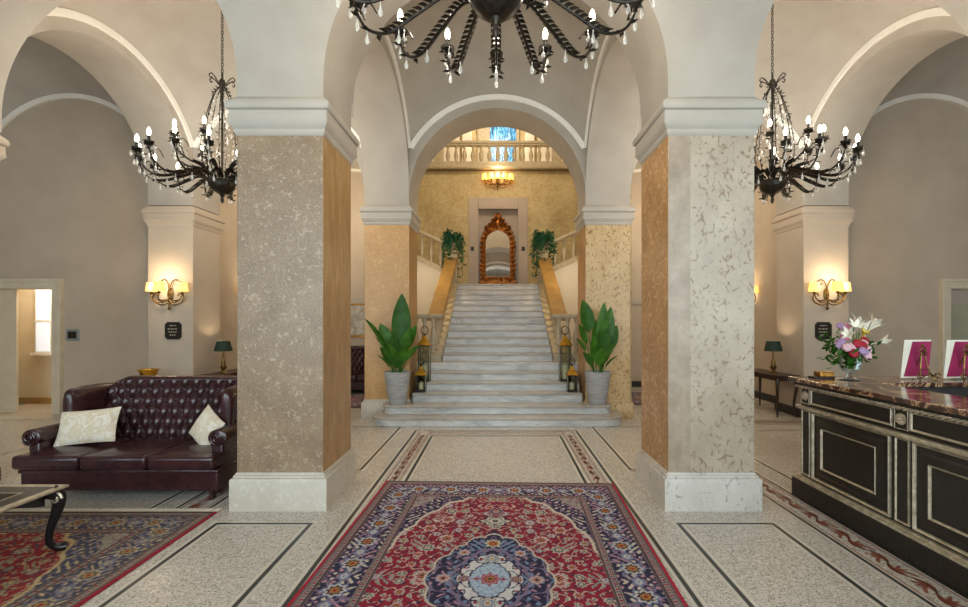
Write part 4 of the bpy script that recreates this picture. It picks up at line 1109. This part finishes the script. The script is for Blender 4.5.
# two leaflets on iron easels
def easel(x, y, which):
    t = thing('display_easel', 'small scrolled iron easel holding the %s magenta leaflet' % which, 'easel', (x, y, CZ), .12)
    m = MB()
    for s in (-1, 1):
        m.tube(bez([(s*.015,0,.235),(s*.035,-.01,.12),(s*.065,-.03,.02),(s*.085,-.05,.004)], 5), .006, 6)
        m.tube(bez([(s*.02,-.045,.045),(s*.06,-.05,.03),(s*.10,-.05,.02),(s*.115,-.05,.045),(s*.095,-.05,.06),(s*.085,-.05,.045)], 4), .005, 6)
        m.tube(bez([(s*.05,-.03,.05),(s*.04,-.055,.045),(s*.035,-.075,.05),(s*.035,-.08,.07)], 4), .005, 6)
    m.tube([(-.045,-.022,.095),(.045,-.022,.095)], .005, 6)
    m.tube(bez([(0,0,.235),(-.03,0,.26),(0,0,.29),(.03,0,.26),(0,0,.235)], 5), .005, 6); m.ball((0,0,.30), .012, 8, 6)
    for k in range(6): leaflet(m, (0,-.01,.24), (math.cos(k), -.2, math.sin(k)), .04, .012)
    m.build('frame', M['iron_gold'], t)
    m = MB(); m.tube(bez([(0,.01,.22),(0,.06,.10),(0,.09,.005)], 5), .006, 6); m.build('prop', M['iron_gold'], t)
    return t
def leaflet_card(x, y, which, w=.27, h=.335):
    t = thing('leaflet', 'magenta and cream leaflet leaning on the %s iron easel' % which, 'leaflet', (x, y, CZ), .12)
    # cream left page, magenta right page; sheared stance
    m = MB(); lean = .16; sh = .035
    pt = lambda u, v: (-w/2 + u*w + sh*(v-.5)*2, .015 + lean*.5*v*h*2*.5, .012 + v*h)
    def panel(u0, u1, v0, v1, d, mat, name):
        m = MB(); P = [pt(u0*(.35 if v0 > 0 else 1),v0), pt(u1,v0), pt(u1,v1), pt(u0,v1)]
        m.loops([[(a, b_+d, c) for a, b_, c in P], [(a, b_+d+.004, c) for a, b_, c in P]]); return m.build(name, mat, t)
    panel(0, 1, 0, 1, 0.004, M['cream_card'], 'page'); panel(.30, 1, .04, .955, -.001, M['magenta'], 'cover')
for x, y, wch in ((3.73, 4.06, 'left'), (4.09, 4.04, 'right')):
    easel(x-.01, y-.03, wch); leaflet_card(x-.01, y+.0, wch)

# ================================================================== CONSOLE TABLES AND GREEN LAMPS
def console(label, x, y, sx):
    t = thing('console_table', label, 'table', (x, y, 0))
    m = MB(); m.box(-.20,.20,-.58,.58,.675,.70); m.build('table_top', M['walnut'], t, bev=.006)
    m = MB(); m.box(-.16,.16,-.53,.53,.60,.675); m.build('apron', M['walnut'], t, bev=.004)
    for a in (-1, 1):
        for b_ in (-1, 1):
            m = MB(); p = bez([(a*.15,b_*.51,.62),(a*.16,b_*.53,.5),(a*.14,b_*.50,.25),(a*.145,b_*.51,.06),(a*.165,b_*.54,.008)], 4); n = len(p)
            m.tube(p, [.03-.018*i/n for i in range(n)], 8); m.build('leg', M['walnut'], t)
    return t
console('dark console table under the left green lamp, beyond the leather sofa', -4.78, 8.15, -1)
console('dark console table under the right green lamp, beyond the reception desk', 4.78, 8.15, 1)
def glamp(label, x, y):
    t = thing('table_lamp', label, 'lamp', (x, y, .70))
    m = MB(); m.lathe([(.001,0),(.07,0),(.07,.012),(.04,.025),(.025,.05),(.035,.10),(.03,.20),(.015,.25),(.012,.40),(.001,.40)], 14)
    for k in range(4): leaflet(m, (0,0,.03), (math.cos(k*PI/2), math.sin(k*PI/2), 1), .12, .03)
    m.build('base', M['iron_gold'], t)
    m = MB(); m.lathe([(.145,.38),(.105,.55),(.101,.55),(.141,.38)], 20); m.build('lamp_shade', M['green_shade'], t)
    m = MB(); m.lathe([(.012,.40),(.016,.41),(.022,.44),(.02,.465),(.001,.48)], 8); m.build('bulb', M['bulb'], t)
    return t
glamp('green shaded brass lamp beyond the left end of the sofa, by the brown pillar', -4.77, 7.98)
glamp('green shaded brass lamp on the console beyond the reception desk', 4.77, 7.98)
bpy.data.objects['table_lamp']['label'] = 'green shaded brass lamp on the console behind the leather sofa'

# ================================================================== PLANTS IN POTS
def blade(mb, base, tip, width, droop=.0, roll=0, n=12, stalk=.35, sr=.008):
    base, tip = Vector(base), Vector(tip); ax = tip-base; Ln = ax.length
    out = Vector((ax.x, ax.y, 0)); out = out.normalized() if out.length > 1e-4 else Vector((1,0,0))
    pts = []
    for i in range(n+1):
        s = i/n; p = base + ax*s + Vector((0,0,1))*(droop*math.sin(PI*s)*Ln) ; pts.append(p)
    k0 = int(n*stalk)
    mb.tube(pts[:k0+1], [sr*(1-.3*i/max(1,k0)) for i in range(k0+1)], 6)
    side0 = ax.cross(Vector((0,0,1)));
    if side0.length < 1e-3 or abs(ax.normalized().z) > .93: side0 = Vector((1,.15,0))
    side0.normalize()
    side0 = Matrix.Rotation(roll, 3, ax.normalized()) @ side0
    L = []
    for i in range(k0, n+1):
        s = (i-k0)/(n-k0); w = width*.5*(math.sin(PI*min(1, s**.75*.98+.02))**.8) * (1 if s < .97 else .4)
        t = (pts[min(i+1,n)]-pts[max(i-1,0)]).normalized(); sd = (side0 - t*side0.dot(t)).normalized(); up = sd.cross(t)
        L.append([pts[i]+sd*w*e + up*(abs(e)**1.3*w*.28) for e in (-1,-.5,0,.5,1)])
    mb.loops(L, closed=False)
def potted(label, loc, specs, mirror=1):
    t = thing('potted_plant', label, 'plant', loc)
    m = MB(); m.lathe([(.001,0),(.125,0),(.132,.015),(.165,.20),(.19,.38),(.205,.50),(.207,.515),(.195,.52),(.187,.50),(.18,.46),(.001,.46)], 28); m.build('pot', M['pot'], t)
    m = MB(); m.lathe([(.001,.455),(.183,.455),(.17,.475),(.001,.485)], 20); m.build('soil', M['soil'], t)
    for i, (tx_, ty_, tz, w, dr, roll, st) in enumerate(specs):
        a = math.atan2(ty_, tx_+1e-6)
        m = MB(); blade(m, (.05*math.cos(a), .05*math.sin(a), .47), (tx_, ty_, tz), w, dr, roll, 14, st); m.build('leaf', M['leaf'] if i % 3 else M['leaf_dark'], t)
    return t
potted('tall leafy plant in a ribbed pale pot at the left foot of the stairs', (-1.60, 7.30, 2*RIS), [
    (.08,-.04,1.76,.30,.02,.1,.38), (-.50,-.10,1.36,.17,.10,.5,.45), (-.26,-.06,1.28,.22,.10,.3,.40), (-.36,.02,1.06,.18,.10,.4,.40), (.22,-.14,1.20,.18,.08,-.3,.4),
    (.30,.02,1.26,.16,.08,-.5,.45), (-.22,-.22,.92,.20,.08,.3,.35), (.16,-.22,.90,.18,.08,-.3,.3), (.36,-.08,.94,.15,.10,-.4,.4), (-.05,-.2,1.10,.20,.04,.2,.35), (.02,.10,1.32,.18,.03,.4,.4), (-.30,-.10,.78,.15,.08,.3,.3), (.05,-.26,.80,.18,.06,0,.3), (-.12,.08,1.15,.2,.04,-.2,.35), (.14,.06,1.45,.2,.04,.5,.42), (-.34,-.14,1.20,.16,.12,.2,.45), (.26,-.20,1.06,.17,.1,.2,.4), (-.10,-.26,1.0,.22,.06,-.2,.35)])
potted('tall leafy plant in a ribbed pale pot at the right foot of the stairs', (1.575, 7.30, 2*RIS), [
    (-.24,-.02,1.66,.26,.06,.2,.52), (.10,-.02,1.62,.20,.02,-.4,.40), (.20,-.06,1.55,.22,.03,-.2,.42), (.30,-.04,1.25,.22,.10,-.4,.40), (-.36,-.06,1.05,.13,.12,.3,.5), (-.30,.02,1.28,.13,.08,.3,.5),
    (.10,-.18,1.20,.22,.05,-.1,.35), (-.10,-.16,1.10,.20,.06,.2,.35), (.24,-.16,.98,.18,.08,-.3,.35), (-.26,-.16,.84,.14,.08,.3,.35), (.02,-.24,.90,.20,.06,0,.3), (-.02,.08,1.35,.2,.03,.3,.4), (.2,.06,1.1,.18,.06,-.2,.4), (.30,-.12,.78,.13,.08,-.2,.3)])
# trailing ivy on the newel pedestals
for sx, sd in ((-1,'left'),(1,'right')):
    random.seed(40+sx)
    t = thing('trailing_ivy', 'trailing ivy plant on the %s newel post at the head of the stairs' % sd, 'plant', (AX+sx*1.17, YT+.13, ZL+.88))
    m = MB(); m.lathe([(.001,0),(.08,0),(.06,.03),(.11,.12),(.13,.18),(.11,.19),(.001,.15)], 16); m.build('urn', M['bal_stone'], t)
    m = MB(); st_ = []
    for i in range(26):
        a = random.uniform(0, 2*PI); r = random.uniform(.18,.30); h = random.uniform(.3,.48); dn = random.uniform(-.45,.2) if random.random() < .8 else -.62
        p = bez([(0,0,.15),(r*.6*math.cos(a), r*.6*math.sin(a), h),(r*math.cos(a), r*math.sin(a), h*.55),(r*1.12*math.cos(a), r*1.12*math.sin(a), dn)], 6)
        m.tube(p, .004, 4); st_.append(p)
    m.build('stem', M['leaf'], t)
    m = MB()
    for p in st_:
        for q in p[3:]:
            for e in range(3):
                leaflet(m, q + Vector([random.gauss(0,.03) for _ in range(3)]), (random.uniform(-1,1), random.uniform(-1,1), random.uniform(-.9,.5)), random.uniform(.06,.10), random.uniform(.022,.035))
    m.build('foliage', M['ivy'], t)

# ================================================================== LANTERNS
def lantern(label, loc, w, h, hr):
    """h = height to the eaves, hr = height of the pyramid roof"""
    t = thing('floor_lantern', label, 'lantern', loc); a = w/2
    m = MB(); m.box(-a,a,-a,a,0,.025); m.box(-a*.85,a*.85,-a*.85,a*.85,.025,.04)
    for sx in (-1,1):
        for sy in (-1,1): m.box(*sorted((sx*a,sx*(a-.012))), *sorted((sy*a,sy*(a-.012))), .02, h)
    m.frame_mold(-a, a, -a, a, [(-.012,h-.02),(0,h-.02),(0,h),(-.012,h)], cap=False); m.build('frame', M['iron'], t)
    for s in (-1, 1):
        for ax in (0, 1):
            m = MB()
            if ax: m.box(-a+.012, a-.012, *sorted((s*(a-.005), s*(a-.008))), .03, h-.01)
            else: m.box(*sorted((s*(a-.005), s*(a-.008))), -a+.012, a-.012, .03, h-.01)
            m.build('glass_pane', M['lantern_glass'], t)
    m = MB(); m.frame_mold(-a, a, -a, a, [(.018,h-.006),(.022,h),(.018,h+.012),(-a*.62,h+hr),(-a*.62,h+hr+.02),(-a*.9,h+hr+.05)]); m.build('roof', M['brass'], t)
    m = MB(); m.tube([(w*.33*math.cos(q), 0, h+hr+.06+w*.42*(1+math.sin(q))*.9) for q in [-PI/2+2*PI*k/20 for k in range(21)]], .008, 6); m.tube([(0,0,h+hr+.03),(0,0,h+hr+.08)], .012, 6); m.build('ring_handle', M['iron'], t)
    m = MB(); m.lathe([(.001,.04),(w*.26,.04),(w*.26,.04+h*.38),(w*.2,.04+h*.39),(.004,.04+h*.385),(.003,.06+h*.42),(.001,.06+h*.42)], 14); m.build('candle', M['wax'], t)
    return t
lantern('tall glass lantern with brass roof on the stairs beside the left plant', (-1.27, 7.93, 4*RIS), .19, .62, .12)
lantern('small glass lantern with brass roof beside the left plant pot', (-1.285, 7.66, 3*RIS), .155, .285, .10)
lantern('tall glass lantern with brass roof on the stairs beside the right plant', (1.15, 7.93, 4*RIS), .19, .62, .12)
lantern('small glass lantern with brass roof beside the right plant pot', (1.225, 7.66, 3*RIS), .155, .285, .10)

# ================================================================== MIRROR
t = thing('standing_mirror', 'tall carved gilt mirror in the niche at the top of the stairs', 'mirror', (AX, YW+.03, ZL)); t.rotation_euler = (-math.radians(2.6), 0, 0)
H = 2.22
def inner(n=20):
    P = [(-.36,.34),(-.36,1.35)]
    for i in range(1, n): q = PI - PI*i/n; P.append((.36*math.cos(q), 1.35+.36*math.sin(q)))
    return P + [(.36,1.35),(.36,.34)]
IN = inner()
m = MB(); m.loops([[(x,y,z) for x, z in IN] for y in (-.005,.005)]); m.build('mirror_glass', M['mirror'], t)
OUTL = []
def width(z):
    if z < .12: return .56
    if z < .30: return .56 - .10*(z-.12)/.18
    if z < .95: return .46 + .05*math.sin(PI*(z-.3)/.65)
    if z < 1.45: return .47 + .03*math.sin(PI*(z-.95)/.5)
    if z < 1.75: return .47 - .12*(z-1.45)/.3
    if z < 2.05: return .35 - .22*(z-1.75)/.3
    return max(.01, .13*math.sqrt(max(0, 1-((z-2.05)/.17)**2)))
lft = [(-width(z), z) for z in np.linspace(0, H, 60)]
m = MB()
# back plate as strips between the outer outline and the opening
def innx(z):
    if z < .36: return 0
    if z < 1.35: return .35
    if z < 1.71: return math.sqrt(max(0, .35**2-(z-1.35)**2))
    return 0
zs = list(np.linspace(0, H, 75))
for s in (-1, 1):
    for a, b_ in zip(zs[:-1], zs[1:]):
        p = [(s*innx(a), a),(s*width(a), a),(s*width(b_), b_),(s*innx(b_), b_)]
        m.loops([[(x, .03, z) for x, z in p], [(x, -.03, z) for x, z in p]])
m.build('frame', M['gilt_mirror'], t, sharp=20)
m = MB(); random.seed(9)
def scroll(c, r, s, y=-.045):
    m.tube([(c[0]+s*r*(1-k/20)*math.cos(k*.55), y-.01*math.sin(k*.3), c[1]+r*(1-k/20)*math.sin(k*.55)) for k in range(19)], [.022-.0007*k for k in range(19)], 6)
for s in (-1, 1):
    for z in np.arange(.10, 1.75, .135):
        w = width(z); i = innx(z); c = (w+i)/2 if i else w*.7
        scroll((s*c, z), .055, s*(1 if int(z*10)%2 else -1)); m.ball((s*w, -.02, z+.05), (.035,.03,.05), 7, 5); leaflet(m, (s*(i+.01), -.05, z), (s*.5, -.3, 1), .12, .03)
    for x in (.1,.26,.42): scroll((s*x, .27), .055, -s)
    for x in (.1,.26,.42,.52): scroll((s*x, .08), .06, s); m.ball((s*x, -.05, .04), (.06,.04,.035), 7, 5)
    for c in ((.30,1.78),(.20,1.86),(.12,1.98),(.26,1.68),(.10,1.83)): scroll((s*c[0], c[1]), .07, -s); m.ball((s*(c[0]+.05), -.03, c[1]+.04), (.04,.03,.04), 7, 5)
m.ball((0,-.05,1.90), (.09,.05,.12), 10, 7); m.ball((0,-.04,2.10), (.06,.04,.09), 8, 6); m.ball((0,-.04,2.2), (.03,.03,.05), 8, 6)
for k in range(7): leaflet(m, (0,-.06,2.0), (math.cos(PI*k/6), -.2, math.sin(PI*k/6)), .16, .035)
m.build('carving', M['gilt_mirror'], t, sharp=60)
for sx, sd in ((-1,'left'),(1,'right')):
    m = MB(); m.box(-.045,.045,-.012,0,-.06,.06); o = m.build('switch_plate', M['plaque'], bev=.004); o.location = (AX+sx*.74, YW-.02, ZL+1.15)
    tag(o, 'small black call plate on the niche jamb, %s of the gilt mirror' % sd, 'switch')

# ================================================================== SMALL THINGS ON THE WALLS
def plaque(label, x):
    t = thing('wall_plaque', label, 'sign', (x, Y2, 1.44))
    m = MB(); P = [(-.15,-.12),(-.12,-.12),(-.12,-.15),(.12,-.15),(.12,-.12),(.15,-.12),(.15,.12),(.12,.12),(.12,.15),(-.12,.15),(-.12,.12),(-.15,.12)]
    m.loops([[(a*.9, y, b_*.95) for a, b_ in P] for y in (0, -.014)]); m.build('plate', M['plaque'], t)
    random.seed(2)
    for z, w, n in ((.085,.11,5),(.03,.17,3),(-.02,.15,4),(-.07,.10,3)):
        m = MB(); x0 = -w/2
        for k in range(n):
            ww = w/n*random.uniform(.5,.8); m.box(x0, x0+ww, -.0155, -.0135, z-.008, z+.008); x0 += w/n
        m.build('lettering', M['plaque_text'], t)
    return t
plaque('black notched plaque with pale lettering on the pilaster behind the sofa', -5.33)
plaque('black notched plaque partly hidden behind the bouquet', 5.33)
t = thing('wall_control', 'small square control plate on the wall right of the left doorway', 'control', (-7.30, 7.9, 1.36))
m = MB(); m.box(-.11,.11,-.018,0,-.10,.10); m.build('plate', M['grey_plastic'], t, bev=.012)
m = MB(); m.box(-.075,.075,-.024,-.017,-.06,.06); m.build('screen', M['plaque'], t, bev=.008)
t = thing('framed_picture', 'framed pale picture above the distant sofa between the left pillars', 'picture', (-3.28, YB, 1.62))
m = MB(); m.frame_mold(-.42,.42,-.36,.36,[(0,0),(.06,0),(.06,.03),(0,.03)], cap=False); m.xform(Matrix(((1,0,0,0),(0,0,-1,0),(0,1,0,0),(0,0,0,1)))); m.build('frame', M['gold_leaf'], t)
m = MB(); m.box(-.42,.42,-.015,-.005,-.36,.36); m.build('picture', M['painting'], t)

# ================================================================== LIGHT
def light(kind, name, loc, energy, col, rot=None, size=None, sy=None, radius=.05, parent=None):
    d = bpy.data.lights.new(name, kind); d.energy = energy; d.color = col
    if kind == 'AREA': d.shape = 'RECTANGLE'; d.size = size; d.size_y = sy
    else: d.shadow_soft_size = radius
    o = bpy.data.objects.new(name, d); COL.objects.link(o); o.location = loc
    if rot: o.rotation_euler = rot
    return o
WARM, AMB, COOL = (1,.90,.77), (1,.79,.52), (.82,.92,1)
for x, w in ((AX, 2.6), (-SCX, 2.3), (SCX, 2.3), (-7.2, 2.2), (7.2, 2.2)):       # daylight outside the glazed entrance; outer pair added to brighten the outer bays
    light('AREA', 'daylight', (x, YE-.5, 2.5), 250 if abs(x) < 6 else 150, COOL, (PI/2, 0, 0), w, 3.6)
for x, y, e in ((AX, 2.68, 95), (-SCX, BY-.12, 120), (SCX, BY-.12, 120)):
    for q in range(4):
        light('POINT', 'chandelier_light', (x+.8*math.cos(PI/4+q*PI/2), y+.8*math.sin(PI/4+q*PI/2), 3.98), e/4, WARM, radius=.12)
for s in (-1, 1):
    light('POINT', 'sconce_light', (s*5.42, Y2-.27, 2.22), 20, AMB, radius=.10)
    light('POINT', 'sconce_light', (s*5.2, 9.8, 2.25), 16, AMB, radius=.10)
    light('POINT', 'lamp_light', (s*4.77, 7.98, 1.16), 11, AMB, radius=.03)
    light('POINT', 'bay_lamp', (s*SCX, BY2, 4.1), 65, (1,.85,.64), radius=.3)
light('POINT', 'added_stair_light', (-2.0, 10.1, 2.85), 45, AMB, radius=.1); light('POINT', 'added_stair_light', (2.0, 10.1, 2.85), 45, AMB, radius=.1)  # added pair hidden by the far pillars, warms spandrels and pillar sides
light('POINT', 'sconce_light', (AX, YW-.35, 5.86), 14, AMB, radius=.12)
light('POINT', 'hall_lamp', (AX, 10.2, 7.6), 250, (1,.88,.68), radius=.5)
light('POINT', 'hall_lamp', (AX, 15, 8.3), 150, (1,.88,.70), radius=.5)
light('POINT', 'corridor_lamp', (-8.25, 8.5, 2.4), 45, (1,.88,.7), radius=.15)
w = bpy.data.worlds.new('world'); SC.world = w; w.use_nodes = True
N, L = w.node_tree.nodes, w.node_tree.links
sky = N.new('ShaderNodeTexSky'); sky.sky_type = 'HOSEK_WILKIE'; L.new(sky.outputs[0], N['Background'].inputs['Color']); N['Background'].inputs['Strength'].default_value = .5
SC.view_settings.exposure = .1
SC.cycles.use_denoising = True
SC.cycles.max_bounces = 8; SC.cycles.diffuse_bounces = 5; SC.cycles.transparent_max_bounces = 24
SC.cycles.sample_clamp_indirect = 4.0; SC.cycles.caustics_reflective = False; SC.cycles.caustics_refractive = False
